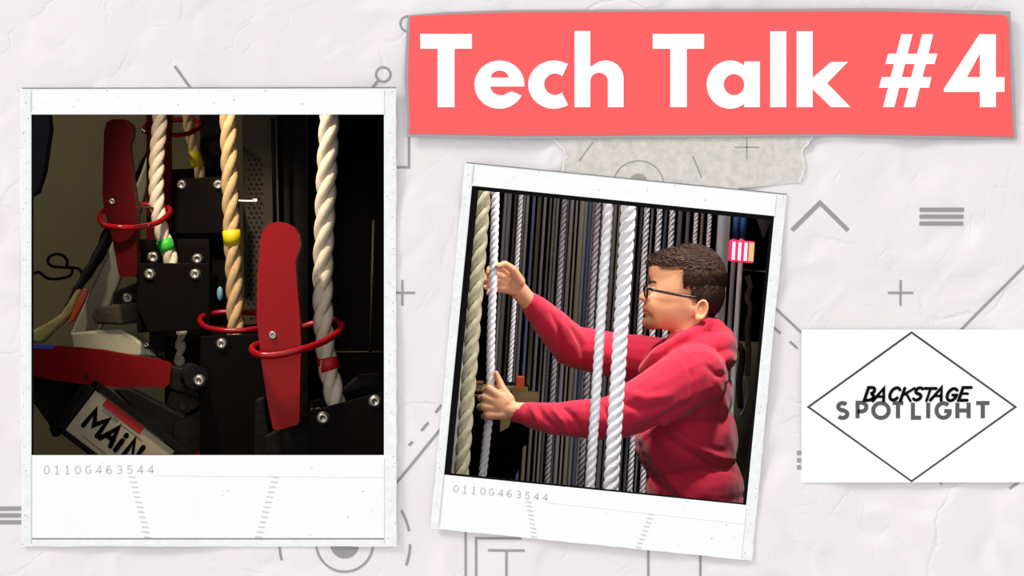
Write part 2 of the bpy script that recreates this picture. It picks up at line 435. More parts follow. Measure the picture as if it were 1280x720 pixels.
ribbon('printed_line', [(550, 537), (493, 607)], 3.2)
for y in (635.5, 644, 652.5): ribbon('printed_bar', [(-30, y), (30, y)], 5)
disc('printed_disc', 431, 680, 18)
ribbon('printed_ring', arc(431, 679, 35.5, 35.5, 0, 360, 40)[:-1], 2.6, True)
ribbon('printed_arc', arc(431, 679, 81.5, 81.5, 195, 181, 8), 3)
ribbon('printed_arc', arc(431, 679, 81.5, 81.5, 30, 10.5, 8), 3)
ribbon('printed_arc', arc(431, 679, 81.5, 81.5, -1, -20, 8), 3)
ribbon('printed_line', [(582, 655), (582, 735)], 2.8)
ribbon('printed_corner', [(652, 673), (595, 673), (595, 735)], 2.8)
ribbon('printed_line', [(610, 688), (656, 688)], 2.8); ribbon('printed_line', [(633, 688), (633, 735)], 2.8)
ribbon('printed_line', [(810.5, 685), (810.5, 735)], 2.8); ribbon('printed_line', [(875.5, 690), (875.5, 735)], 2.8)
ribbon('printed_chevron', [(989.5, 288), (1024.5, 253.5), (1059.5, 288)], 5.2)
for y in (262.2, 270.8, 279.4): ribbon('printed_bar', [(1149, y), (1204.3, y)], 5)
ribbon('printed_line', [(1195, 419), (1300, 312)], 3)
ribbon('printed_line', [(960, 377), (1012, 425)], 3)
for a, b in (((960, 403), (976, 417)), ((987.5, 427), (997, 435.5))): ribbon('printed_dash', [a, b], 3)
for y in (566, 575.2, 584): ribbon('printed_bar', [(996, y), (1012, y)], 5.4)
ribbon('printed_tick', [(1177, 598), (1177, 606.5)], 2.6)
ribbon('printed_line', [(1262, 611), (1284, 594)], 3)

# ------------------------------------------------------------------ torn tape
def torn(x0, y0, x1, y1, n, a):
    return [(x0 + (x1 - x0) * i / n + random.uniform(-a, a), y0 + (y1 - y0) * i / n + random.uniform(-a, a) * .4) for i in range(n + 1)]
left = torn(688, 168, 703, 186, 9, 1.4) + torn(704, 188, 708, 196, 5, 1.3) + torn(706, 198, 701, 222, 9, 1.1)
right = torn(1000, 228, 1006, 205, 9, 1.0) + torn(1004, 202, 1003, 188, 6, 1.2) + torn(1004, 186, 1018, 168, 8, 1.3)
tp_out = [(660, 150)] + left + [(701, 229), (880, 247), (925, 235)] + right + [(1030, 150)]
tape = fill('torn_tape', [tp_out], -.0066, .0006, M['tape'])
tag(tape, 'mottled grey strip of torn tape between the coral banner and the tilted frame', 'tape')
for pts in (left, right):
    edge = MB(); stroke(edge, pts, 2.4, -.0068, .0004); edge.build('torn_edge', M['tapedge'], tape)
def flatline(name, pts, w, d, m, parent, t=.0003):
    mb = MB(); stroke(mb, pts, w, d, t); return mb.build(name, M[m], parent)
TD = -.0070
M['faint'] = mat('faint_ink_under_tape', (158, 157, 152), .95, spec=.05)
flatline('printed_line', [(724, 201), (741, 178)], 1.8, TD, 'faint', tape)
flatline('printed_arc', arc(798, 231, 31.5, 30, 165, 8, 18), 1.6, TD, 'faint', tape)
fill('printed_disc', [arc(798, 229, 12, 12, 0, 360, 20)[:-1]], TD, .0003, M['faint'], tape)
flatline('printed_line', [(866, 195), (877, 222)], 1.8, TD, 'faint', tape)
flatline('printed_plus', [(918, 184), (949, 184)], 1.6, TD, 'faint', tape)
flatline('printed_plus', [(933.5, 170), (933.5, 199)], 1.6, TD, 'faint', tape)

# ------------------------------------------------------------------ banner
def banner():
    d = -.0115
    outer = [(510, 19), (560, 15), (640, 12.5), (860, 11.5), (1100, 10), (1180, 12), (1263, 14), (1266, 70), (1269, 125), (1271, 174), (1180, 173), (1050, 170), (860, 172), (640, 174), (560, 171.5), (508, 171), (509, 150), (505.5, 100), (507, 60)]
    inner = [(513, 20.5), (560, 18), (640, 15.5), (860, 14.5), (1100, 14), (1180, 16), (1254, 19), (1259, 21), (1261, 30), (1262, 70), (1264, 125), (1267, 171), (1180, 169), (1050, 167), (860, 168), (640, 169), (560, 167.5), (511.5, 167), (512, 150), (510, 100), (511, 60)]
    t = thing('banner', P(888, 172, d), 'wide coral-red banner with grey border and big white lettering', 'banner')
    fill('border', [outer], d, .004, M['greyborder'], t)
    fill('panel', [inner], d - .0012, .0012, M['coral'], t)
    ld = d - .0025; th = .0015
    def let(cont, lab):
        o = fill('letter', cont, ld, th, M['letter'], t); o['label'] = lab
    def tee(x0, x1, s0, s1): return [[(x0, 42.3), (x1, 42.3), (x1, 61), (s1, 61), (s1, 134), (s0, 134), (s0, 61), (x0, 61)]]
    let(tee(525.3, 590, 547, 568.3), 'white capital T starting the first word')
    e = arc(624.3, 105.8, 31.3, 30.2, -4, 333, 48)[::1]
    e_out = [(655.6, 108.2)] + arc(624.3, 105.8, 31.3, 30.2, 0, 333, 48) + [(640, 114)] + arc(626, 106.5, 13.2, 12.6, -50, -172, 14) + [(613.7, 108.2)]
    let([e_out, [(613.9, 97)] + arc(624.7, 97, 10.9, 8.8, 176, 4, 14) + [(635.6, 97)]], 'white lower case e')
    c_out = arc(692.5, 105.8, 32.3, 30.2, 56.5, 303.5, 44)
    c_in = arc(693.8, 105.3, 13.4, 13.4, -48, -312, 30)
    let([[(710.3, 79.4)] + c_out[1:-1] + [(710.3, 131.3)] + [(703.2, 117.4)] + c_in + [(703.7, 93.7)]], 'white lower case c')
    h = [(718.2, 38.8), (738, 38.8), (738, 83.2)] + arc(757, 98, 22.6, 22.4, 130, 8, 18) + [(779.6, 100), (779.6, 134), (759.8, 134), (759.8, 101)] + arc(748.9, 101.5, 10.9, 10.6, 4, 176, 14) + [(738, 134), (718.2, 134)]
    let([h], 'white lower case h')
    let(tee(815.9, 880.2, 837.9, 858.6), 'white capital T starting the second word')
    ao = arc(912.6, 105.8, 29.2, 30.2, 50, 310, 40)
    a_out = [(930.3, 76.8), (950, 76.8), (950, 134), (930.3, 134), (930.3, 130)] + ao[::-1] + [(930.3, 81.5)]
    let([a_out, arc(917.6, 105.8, 12.8, 13.2, 0, 360, 30)[:-1]], 'white lower case a')
    let([[(962.8, 39), (983, 39), (983, 134), (962.8, 134)]], 'white lower case l')
    let([[(995.8, 39), (1016, 39), (1016, 97), (1038.7, 77.3), (1060.2, 77.3), (1034, 104), (1063.3, 134), (1038.9, 134), (1016, 111.7), (1016, 134), (995.8, 134)]], 'white lower case k')
    mb = MB(); A = (.0003)
    hb = MB()
    for n_, q in enumerate(([(1126.7, 42.7), (1140.7, 42.7), (1118, 134), (1104, 134)], [(1152.7, 42.7), (1166.7, 42.7), (1144, 134), (1129.7, 134)],
              [(1110.3, 67), (1171.7, 67), (1168.3, 80), (1106.7, 80)], [(1102.3, 96.3), (1164.5, 96.3), (1161.5, 109.7), (1098.7, 109.7)])): hb.prism(q, ld - (.0002 if n_ > 1 else 0), th)
    hb.build('hash_sign', M['letter'], t)
    o = fill('numeral', [[(1224.3, 42.7), (1245, 42.7), (1245, 96.3), (1255.7, 96.3), (1255.7, 115), (1245, 115), (1245, 134), (1225, 134), (1225, 115), (1180, 115), (1180, 110.7)], [(1225, 66.7), (1225, 96.3), (1209, 96.3)]], ld, th, M['letter'], t)
    o['label'] = 'white numeral 4'
banner()

# ------------------------------------------------------------------ logo card
def logo():
    d = -.0066
    t = thing('logo_card', P(1141, 603, d), 'white rectangular card with a thin diamond outline and two lines of lettering', 'card')
    b = fill('card', [[(1002, 412), (1300, 412), (1300, 603), (1002, 603)]], d, .003, M['cardwhite'], t)
    ol = [(1139.5, 413.6), (1272.3, 508.7), (1139.5, 603.5), (1007.5, 508.7)]; il = [(1139.5, 417.2), (1267.2, 508.7), (1139.5, 600.2), (1012.6, 508.7)]
    ol = [(1139.5, 414), (1271.5, 508.7), (1139.5, 602.9), (1008.3, 508.7)]
    fill('diamond_outline', [ol, il], d - .0004, .0004, M['charcoal'], t)
    x = 1045.3
    word = 'SPOTLIGHT'; pos = [(1045, 1061.5), (1069, 1085.5), (1089, 1113.5), (1114, 1131), (1138, 1153), (1158.5, 1162), (1168, 1190), (1193.5, 1214), (1218.5, 1238.5)]
    for ch, (x0, x1) in zip(word, pos):
        w, pl = glyph(ch); mb = MB()
        for p in pl: stroke(mb, [(x0 + 1.7 + q[0] / w * (x1 - x0 - 3.4) if ch != 'I' else (x0 + x1) / 2, 522.8 - q[1] * 19.4) for q in p], 5.1, d - .0005, .0005)
        mb.build('grey_letter', M['spot'], t)
    word = 'BACKSTAGE'; pos = [(1079, 1091), (1091, 1106), (1109, 1121), (1124, 1138), (1140, 1150), (1151, 1165), (1163, 1178), (1181, 1194), (1197, 1209)]
    for i, (ch, (x0, x1)) in enumerate(zip(word, pos)):
        w, pl = glyph(ch); mb = MB(); n = 0
        for p in pl:
            q2 = []
            for q in p:
                xx = x0 + q[0] / w * (x1 - x0); yy = 500.8 - q[1] * 16 + (.5 if i % 2 else -.4); xx += q[1] * 5.5; q2.append((xx, yy))
            stroke(mb, q2, 3.9 if n == 0 else 3.2, d - .0012, .0006, 'all'); n += 1
        mb.build('black_letter', M['black_ink'], t)
logo()

# ------------------------------------------------------------------ instant photo frames
def frame(O, ex, ey, vb, label, group, full, dz):
    def T(u, v): return (O[0] + ex[0] * u + ey[0] * v, O[1] + ex[1] * u + ey[1] * v)
    Q = lambda pts: [T(*p) for p in pts]
    d = dz
    u0, u1, v0 = -13.5, 456, -33
    t = thing('instant_photo_frame', P(*T(220, vb), d), label, 'picture frame', group)
    rnd = random.Random(5)
    def wob(a, b, n, am):
        return [(a[0] + (b[0] - a[0]) * i / n + (rnd.uniform(-am, am) if abs(b[0] - a[0]) < abs(b[1] - a[1]) else 0), a[1] + (b[1] - a[1]) * i / n + (rnd.uniform(-am, am) if abs(b[0] - a[0]) > abs(b[1] - a[1]) else 0)) for i in range(n)]
    outer = wob((u0, v0), (u1, v0 - 1), 30, .4) + wob((u1, v0 - 1), (u1 + 1, vb), 40, .5) + wob((u1 + 1, vb), (u0 + 1.5, vb), 30, .4) + wob((u0 + 1.5, vb), (u0, v0), 40, .5)
    hole = [(0, 0), (441, 0), (441, 426), (0, 426)]
    fill('border', [Q(outer), Q(hole)], d, .0030, M['white'], t)
    # raised side strips
    def strip(pts, dd=.0007, m='edge', name='edge_strip'): fill(name, [Q(pts)], d - dd, dd, M[m], t)
    strip([(u0 + .8, v0 + 1), (.6 - 1.8, v0 + 1), (-1.2, vb - 2), (u0 + 2.3, vb - 2)])
    strip([(442, v0 + 1), (u1 - .6, v0 + 1), (u1 + .3, vb - 2), (442, vb - 2)])
    if full: strip([(1, 531.5), (441, 531.5), (441, vb - 2), (1, vb - 2)])
    def ln(pts, w, m, name): 
        mb = MB(); stroke(mb, Q(pts), w, d - .0010, .0010); mb.build(name, M[m], t)
    ln([(u0 + 2, v0 + .2), (u1, v0 - .6)], 1.2, 'line', 'top_edge_line')
    ln([(.2, v0 + 3), (-.4, v0 + 30)], .8, 'pale', 'crease_line'); ln([(441.5, v0 + 3), (441.5, v0 + 34)], .8, 'pale', 'crease_line')
    ln([(.2, 427), (.2, vb - 3)], .7, 'pale', 'crease_line'); ln([(441.6, 430), (441.6, vb - 3)], .7, 'pale', 'crease_line')
    if full: ln([(1, 530.5), (441, 530.5)], 1.3, 'line', 'fold_line')
    ln([(150, 451), (441, 453.5)], .6, 'edge', 'crease_line')
    # corner marks
    # stamped code
    for i, ch in enumerate('0110G463544'):
        w, pl = glyph(ch); mb = MB(); x0 = 15.5 + i * 13.0; yb = 449.5 + (-.06 * i)
        for p in pl: stroke(mb, Q([(x0 + q[0] / w * 7.5, yb - q[1] * 10) for q in p]), 1.15, d - .0006, .0006)
        mb.build('code_character', M['code'], t)
    for (xa, ya, xb, yb) in ((126, 453, 145, 528), (305, 453, 284, 528)):
        mb = MB(); n = 13
        for i in range(n):
            x = xa + (xb - xa) * i / (n - 1); y = ya + (yb - ya) * i / (n - 1)
            if y > vb - 3: continue
            stroke(mb, Q([(x - 4, y), (x + 4.2, y + .7)]), 1.5, d - .0006, .0006)
        mb.build('perforation_mark', M['pale'], t)
    # wear specks
    mb = MB()
    for i in range(150 if full else 130):
        z = rnd.random()
        if z < .35: u, v = rnd.uniform(u0 + 2, -2), rnd.uniform(v0, vb)
        elif z < .75: u, v = rnd.uniform(443, u1 - 1), rnd.uniform(v0, vb)
        elif z < .9: u, v = rnd.uniform(0, 441), rnd.uniform(v0 + 3, -3)
        else: u, v = rnd.uniform(0, 441), rnd.uniform(429, vb - 3)
        r = rnd.uniform(.25, .75)
        mb.prism([T(u + r * math.cos(q * PI / 3) * rnd.uniform(.6, 1.5), v + r * math.sin(q * PI / 3)) for q in range(6)], d - .0009, .0009)
    mb.build('wear_speck', M['speck'], t)['kind'] = 'stuff'
    # black mat behind the opening
    if full: mo, mi = [(-6, -6), (447, -6), (447, 432), (-6, 432)], [(3, .3), (440, .3), (440, 425.2), (3, 425.2)]
    else: mo, mi = [(-6, -6), (447, -6), (447, 432), (-6, 432)], [(10, 6), (436, 7), (436, 423.5), (10, 422.5)]
    fill('inner_mat', [Q(mo), Q(mi)], d + .0031, .0012, M['blackcard'], t)
    return T
frame((39, 143), (1, 0), (0, 1), 540, 'larger upright white instant-photo frame around the rope locks', None, True, -.0085)
T2 = frame((590, 232), (378 / 441, 38 / 441), (-35 / 426, 361.5 / 426), 506, 'smaller tilted white instant-photo frame around the man in red', None, False, -.0090)

# ------------------------------------------------------------------ the bays behind the wall
def slab(name, lo, hi, m):
    o = MB().box(lo, hi).build(name, m); tag(o, kind='structure'); return o
slab('floor', (-2.55, .013, -.06), (2.65, 2.6, 0), M['bay'])
slab('ceiling', (-2.55, .013, 3.0), (2.65, 2.6, 3.06), M['bay'])
slab('wall_left', (-2.55, .013, 0), (-2.5, 2.6, 3.0), M['bay'])
slab('wall_right', (2.6, .013, 0), (2.65, 2.6, 3.0), M['bay'])
slab('wall_rear', (-2.5, 2.55, 0), (2.6, 2.6, 3.0), M['bay'])
slab('wall_partition', (-.262, .013, 0), (-.242, 2.55, 3.0), M['bay'])
# sloping stage floor seen in the left picture
sf = mk('floor_stage', [P(-60, 900, 1.25), P(560, 900, 1.25), P(400, -40, 2.1), P(-60, -40, 2.1)], [(0, 1, 2, 3)], M['bayfloor'])
sf.modifiers.new('s', 'SOLIDIFY').thickness = .03; tag(sf, kind='structure')

# ------------------------------------------------------------------ ropes
def interp(path, n):
    pts = [Vector(p) for p in path]
    if len(pts) == 2: return [pts[0].lerp(pts[1], i / n) for i in range(n + 1)]
    # Catmull-Rom by arclength of control polygon
    ls = [0]
    for i in range(1, len(pts)): ls.append(ls[-1] + (pts[i] - pts[i - 1]).length)
    out = []
    for i in range(n + 1):
        s = ls[-1] * i / n; k = 0
        while k < len(pts) - 2 and s > ls[k + 1]: k += 1
        t = (s - ls[k]) / (ls[k + 1] - ls[k])
        def tan(q):
            a_ = max(q - 1, 0); b_ = min(q + 1, len(pts) - 1)
            return (pts[b_] - pts[a_]) / (ls[b_] - ls[a_])
        h_ = ls[k + 1] - ls[k]; m0 = tan(k) * h_; m1 = tan(k + 1) * h_; t2 = t * t; t3_ = t2 * t
        out.append(pts[k] * (2 * t3_ - 3 * t2 + 1) + m0 * (t3_ - 2 * t2 + t) + pts[k + 1] * (3 * t2 - 2 * t3_) + m1 * (t3_ - t2))
    return out
def rope(path, w, m, label, group=None, strands=3, pitch=3.1, seg=8, name='rope', wob=0):
    """path bottom-to-top or top-to-bottom, w = diameter in metres"""
    pts = [Vector(p) for p in path]
    if pts[0].z > pts[-1].z: pts = pts[::-1]
    length = sum((pts[i + 1] - pts[i]).length for i in range(len(pts) - 1))
    n = max(8, int(length / (w * pitch) * 14)); c = interp(pts, n)
    mb = MB(); r = w * (.27 if strands == 3 else .3); R = w * .5 - r
    for s in range(strands):
        sp = []
        for i, p in enumerate(c):
            q = 2 * PI * (i / 14 + s / strands); a = c[max(i - 1, 0)]; b = c[min(i + 1, n)]; t = (b - a).normalized()
            X = Vector((1, 0, 0)); X = (X - t * X.dot(t)).normalized(); Y = t.cross(X)
            if Y.y > 0: Y = -Y
            ww = 1 + wob * math.sin(i * 1.7 + s * 2)
            sp.append(p + (X * math.sin(q) + Y * math.cos(q)) * R * ww)
        mb.tube(sp, r, seg)
    o = mb.build(name, M[m], None, True); tag(o, label, 'rope', group)
    return o, c
def smooth_rope(path, w, m, label, group=None, name='rope', cat='rope'):
    pts = [Vector(p) for p in path]
    mb = MB(); c = interp(pts, 40); mb.tube(c, w / 2, 12)
    o = mb.build(name, M[m], None, True); tag(o, label, cat, group); return o
def band(o, pts, r, m, name='tape_band', label=None):
    b = MB().tube(pts, r, 16).build(name, M[m], o, True)
    if label: b['label'] = label
def up(px, py, d, slope=0):   # continue a rope out of view to the ceiling
    z = (P(px, py, d)).copy(); return Vector((z.x + slope * (2.98 - z.z), z.y, 2.98))

# ---- left bay ropes
d1, d2, d3, d4 = .52, .74, .88, 1.15
r1, c1 = rope([up(412, 143, d1), P(411.5, 143, d1), P(408, 230, d1), P(404, 330, d1), P(404, 400, d1), P(409, 450, d1), P(419, 500, d1), P(423, 530, d1 + .02)], L(27, d1), 'rope', 'thick white twisted rope with a red tape band beside the upright red lever', pitch=3.3)
band(r1, [P(408.5, 447, d1), P(410, 455, d1), P(412.5, 463, d1)], L(13.4, d1), 'tred', label='red tape band')
r2, c2 = rope([up(284, 143, d2), P(285, 143, d2), P(287, 220, d2), P(290, 300, d2), P(293, 360, d2), P(294, 405, d2), P(295, 425, d2)], L(22, d2), 'rope_cream', 'cream twisted rope with a yellow tape band at the centre of the upright frame', pitch=3.6)
band(r2, [P(289, 288, d2), P(290, 297, d2), P(290.5, 306, d2)], L(11.2, d2), 'tyellow', label='yellow tape band')
r3, c3 = rope([up(201, 143, d3), P(200, 143, d3), P(196, 200, d3), P(196, 250, d3), P(201, 285, d3), P(209, 310, d3), P(216, 335, d3)], L(20, d3), 'rope', 'white twisted rope with a green tape band', pitch=2.8)
band(r3, [P(205, 300, d3), P(207.5, 307, d3), P(210, 314, d3)], L(10.4, d3), 'tgreen', label='green tape band')
r4, c4 = rope([up(235, 143, d4), P(235, 143, d4), P(240, 175, d4), P(246, 200, d4), P(252, 225, d4)], L(15, d4), 'rope_cream', 'thin far rope with yellow tape behind the others', pitch=3.2)
band(r4, [P(242.5, 189, d4), P(245, 199, d4), P(248, 208, d4)], L(7.8, d4), 'tyellow', label='yellow tape band')
rl, _ = rope([P(228, 408, .95), P(226, 436, .95), P(224, 460, .95)], L(17, .95), 'rope', None, name='rope_tail'); rl.parent = r3; del rl['category']

# ---- rope locks
def yb(d): return 360 + (ZC - 1.006) / (S * K(d))    # photo row of the rail base top at depth d
def ring(path3, w, m, parent, name='lock_ring'):
    pts = [P(*p) for p in path3]; n = len(pts); out = []
    for i in range(n):                      # closed Catmull-Rom
        p0, p1, p2, p3 = pts[i - 1], pts[i], pts[(i + 1) % n], pts[(i + 2) % n]
        for k in range(6):
            t = k / 6; out.append(.5 * ((2 * p1) + (-p0 + p2) * t + (2 * p0 - 5 * p1 + 4 * p2 - p3) * t * t + (-p0 + 3 * p1 - 3 * p2 + p3) * t ** 3))
    return MB().tube(out, w / 2, 12, True).build(name, M[m], parent, True)
def bolt(px, py, d, r, parent, m='bolt', name='bolt'):
    """domed cap screw with a cross recess, axis towards the camera; d = depth of the face it sits on"""
    mb = MB(); c = P(px, py, d); R = L(r, d); prof = [(1.12, .004), (1.12, -.10), (1, -.14), (1, -.42), (.8, -.62), (.42, -.7), (.36, -.5), (0.01, -.5)]
    v = []; f = []; n = 18
    for k, (q, y) in enumerate(prof):
        for j in range(n): v.append(c + Vector((math.cos(2 * PI * j / n) * q * R, y * R, math.sin(2 * PI * j / n) * q * R)))
    for k in range(len(prof) - 1):
        for j in range(n): f.append((k * n + j, (k + 1) * n + j, (k + 1) * n + (j + 1) % n, k * n + (j + 1) % n))
    f.append(tuple(range((len(prof) - 1) * n, len(prof) * n)))
    f.append(tuple(range(n))[::-1])
    f = [tuple(reversed(q)) for q in f]
    mb.add(v, f)
    return mb.build(name, M[m], parent, True)
def bump_bolt(a, b, r, parent, m='bolt', name='bolt'):
    mb = MB(); a = Vector(a); b = Vector(b); mb.tube([a, b], r * .55, 12); t = (b - a).normalized()
    mb.tube([b - t * r * .2, b + t * r * .9], r, 6); mb.tube([b - t * r * .5, b - t * r * .25], r * 1.25, 16)
    return mb.build(name, M[m], parent)
def housing(front, d, depth, parent, name='housing', wall=.012, m='housing', lip=12):
    """open-topped channel: front plate, back plate and two cheeks"""
    mb = MB(); mb.prism(front, d, wall)
    xs = [p[0] for p in front]; ys = [p[1] for p in front]
    mb.prism([(p[0], p[1] - (lip if p[1] < (min(ys) + max(ys)) / 2 else 0)) for p in front], d + depth, wall)
    x0, x1 = min(xs), max(xs); top = sorted(front, key=lambda p: p[1])[:2]; top.sort()
    yb = max(ys)
    mb.prism([(x0, top[0][1] + 14), (x0 + 6, top[0][1] + 14), (x0 + 6, yb), (x0, yb)], d + wall, depth - wall)
    mb.prism([(x1 - 6, top[1][1] + 14), (x1, top[1][1] + 14), (x1, yb), (x1 - 6, yb)], d + wall, depth - wall)
    o = mb.build(name, M[m], parent); bevel(o, .0025); return o

# lock 1: the big upright red lever
t1 = thing('rope_lock', P(400, 600, .56), 'nearest rope lock, with the bright red upright lever and red ring', 'rope lock')
housing([(386, 514), (500, 484), (500, yb(.44)), (386, yb(.44))], .44, .16, t1)
fill('lever', [[(321, 400), (321.5, 350), (325, 302), (328.5, 288), (336, 280), (347, 277), (358, 278.5), (368, 284.5), (373.5, 294), (374.5, 306), (371.5, 317), (369, 326), (370, 345), (374, 390), (376, 430), (374, 528), (371, 531), (346, 538), (341, 536), (334, 500), (327, 455)]], .41, .05, M['red'], t1)
lev = t1.children[-1]; bevel(lev, .011, 4)
bolt(341, 419, .412, 5.2, lev)
ring([(316, 434, .45), (322, 443, .385), (345, 444, .375), (376, 437, .39), (402, 428, .42), (422, 416, .47), (427, 407, .53), (419, 401, .58), (398, 403, .59), (372, 411, .58), (340, 424, .53)], L(9, .45), 'redring', t1)
bolt(404, 523, .44, 7.5, t1); bolt(469, 502, .44, 7.5, t1)
bump_bolt(P(390, 512, .60), P(398, 514, .50), .008, t1)
mb = MB(); mb.prism([(428, 485), (445, 470), (470, 468), (478, 482), (478, 520), (428, 520)], .62, .1); bevel(mb.build('latch_casting', M['castblack'], t1), .008)
mb = MB(); mb.prism([(330, 545), (380, 520), (392, 530), (392, 600), (330, 600)], .52, .08); bevel(mb.build('lever_pivot', M['castblack'], t1), .006)

# lock 2: thrown lever
t2 = thing('rope_lock', P(290, 600, .8), 'rope lock whose red lever is thrown flat at the lower left', 'rope lock')
housing([(250, 420), (352, 416), (352, yb(.62)), (272, yb(.62)), (250, 560)], .62, .2, t2)
ring([(250, 401, .74), (258, 409, .68), (278, 413, .655), (305, 413, .655), (330, 408, .68), (342, 400, .74), (332, 393, .80), (300, 390, .83), (270, 391, .83), (254, 395, .80)], L(7.2, .7), 'redring', t2)
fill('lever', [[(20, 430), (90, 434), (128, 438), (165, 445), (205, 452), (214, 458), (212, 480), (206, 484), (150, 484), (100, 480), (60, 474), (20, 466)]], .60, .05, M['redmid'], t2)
lev2 = t2.children[-1]; bevel(lev2, .010, 3)
mb = MB(); mb.prism([(36, 430.5), (62, 431), (68, 433), (66, 436), (36, 435)], .597, .004); mb.build('blue_tape', M['bluetape'], lev2)['label'] = 'short strip of blue tape'
bolt(108, 471, .604, 3.6, lev2, 'castblack', 'pivot_hole')
bolt(277, 430, .62, 6.5, t2)
mb = MB(); mb.tube([P(245, 472, .56), P(236, 468, .66)], L(15, .6), 18); mb.build('washer_boss', M['castblack'], t2, False)
bolt(249, 476, .555, 7, t2)
mb = MB(); mb.prism([(206, 455), (240, 462), (250, 500), (210, 486)], .61, .04); bevel(mb.build('lever_bracket', M['castblack'], t2), .006)

# lock 3
t3 = thing('rope_lock', P(216, 415, .9), 'middle rope lock with dark red lever and green taped rope entering it', 'rope lock')
housing([(171, 329), (262, 329), (262, 412), (186, 416), (171, 385)], .80, .16, t3, lip=30)
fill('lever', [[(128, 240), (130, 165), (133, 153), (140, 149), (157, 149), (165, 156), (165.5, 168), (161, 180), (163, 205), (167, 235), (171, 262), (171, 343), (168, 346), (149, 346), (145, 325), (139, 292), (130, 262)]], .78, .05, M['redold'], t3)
lev3 = t3.children[-1]; bevel(lev3, .010, 3); bolt(140, 252, .782, 4, lev3)
ring([(125, 270, .80), (130, 281, .76), (150, 284, .745), (172, 284, .77), (195, 279, .82), (208, 270, .87), (212, 262, .92), (200, 256, .95), (165, 257, .93), (134, 262, .86)], L(7, .8), 'redring', t3)
bolt(187, 343, .80, 6.5, t3); bolt(244, 343, .80, 6.5, t3)
bolt(192, 322, .955, 7, t3); bolt(247, 324, .955, 6.5, t3)
bump_bolt(P(170, 259, .86), P(190, 259, .86), .006, t3, 'chrome', 'chrome_pin')
bump_bolt(P(167, 283, .742), P(186, 281, .78), .0035, t3, 'chrome', 'chrome_pin')  # chrome sliver placed as the silver highlight on the ring

# lock 4
t4 = thing('rope_lock', P(245, 292, 1.1), 'rearmost black rope lock behind the green taped rope', 'rope lock')
housing([(210, 224), (290, 220), (290, 292), (214, 292)], 1.02, .16, t4)
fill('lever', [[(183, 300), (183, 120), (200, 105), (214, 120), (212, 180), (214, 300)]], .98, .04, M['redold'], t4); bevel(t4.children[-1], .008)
ring([(180, 162, 1.08), (186, 167, 1.03), (205, 169, 1.01), (230, 168, 1.04), (246, 162, 1.10), (252, 154, 1.18), (232, 150, 1.22), (196, 151, 1.2), (184, 155, 1.15)], L(6, 1.05), 'redring', t4)
bolt(227, 231, 1.02, 6, t4); bolt(273, 231, 1.02, 6, t4); bolt(180, 163, 1.03, 3, t4, 'chrome')

# lock rail carrying the locks, and casting clutter
rb = MB().box((-2.0, .44, 0), (-.36, 1.3, 1.0)).build('lock_rail_base', M['housing']); tag(rb, 'long black steel base carrying the rope locks below the upright frame', 'steel base')
def lump(name, pts, d, t, m, label, cat='metal part', bv=.008, parent=None):
    o = MB().prism(pts, d, t).build(name, M[m], parent); bevel(o, bv, 3)
    if parent is None: tag(o, label, cat)
    return o
lump('steel_column', [(214, 293), (262, 293), (262, 330), (250, 330), (250, 318), (214, 318)], 1.06, .05, 'castblack', 'dark bracket just under the rearmost lock housing', parent=t4)
lump('aluminium_rail', [(197, 152), (203, 175), (150, 352), (122, 424), (86, 420), (128, 330), (176, 215)], 1.1, .02, 'rail', 'pale slanting aluminium rail behind the dark red lever', 'rail')
lump('adjusting_clamp', [(118, 385), (146, 380), (170, 378), (180, 388), (176, 403), (150, 406), (120, 405), (114, 396)], .86, .06, 'cast', 'dusty grey clamp left of the middle housing', parent=t3)
tc = lump('clamp_block', [(140, 365), (172, 352), (186, 362), (190, 386), (165, 392), (142, 386)], .90, .05, 'castblack', 'black block with one round bolt beside the dark red lever', parent=t3)
bolt(160, 373, .90, 6.5, tc)
lump('flat_bracket', [(88, 416), (150, 410), (168, 420), (196, 446), (150, 446), (92, 438)], .88, .03, 'rail', 'dull pale flat bracket above the thrown red lever', parent=t3)
lump('casting', [(186, 412), (250, 412), (262, 440), (256, 470), (206, 452), (186, 440)], 1.0, .06, 'castblack', 'black casting behind the short rope end', parent=t3)
bolt(183, 431, .86, 3.6, t3, 'chrome')
lump('slotted_arm', [(212, 488), (262, 484), (278, 481), (285, 494), (262, 500), (228, 520), (206, 505)], .66, .05, 'cast', 'dusty slotted arm below the round washer boss', parent=t2)
lump('floor_casting', [(216, 528), (262, 505), (300, 512), (330, 545), (330, 625), (214, 625)], .70, .08, 'cast', 'dusty sloping casting at the bottom middle of the upright frame', parent=t2)
lump('cross_arm', [(140, 486), (160, 484), (222, 516), (300, 560), (300, 625), (250, 600)], .76, .05, 'castblack', 'black diagonal arm under the thrown lever', parent=t2)
bolt(229, 508, .655, 6, t2, 'cast', 'nut')
bolt(305, 553, .695, 7, t2)
lump('lever_tip', [(236, 572), (245, 564), (262, 561), (268, 566), (260, 590), (236, 590)], .66, .03, 'red', 'small red lever tip poking up at the bottom edge', 'lever', parent=t2)
lump('lower_link', [(316, 600), (318, 500), (330, 495), (336, 540), (346, 552), (380, 545), (384, 560), (330, 640)], .58, .04, 'castblack', 'black link hanging under the bright red lever', parent=t1)
MB().prism([(206, 408), (256, 408), (256, yb(.9)), (206, yb(.9))], .94, .05).build('stand', M['housing'], t3)
MB().prism([(222, 286), (282, 286), (282, yb(1.06)), (222, yb(1.06))], 1.09, .05).build('stand', M['housing'], t4)
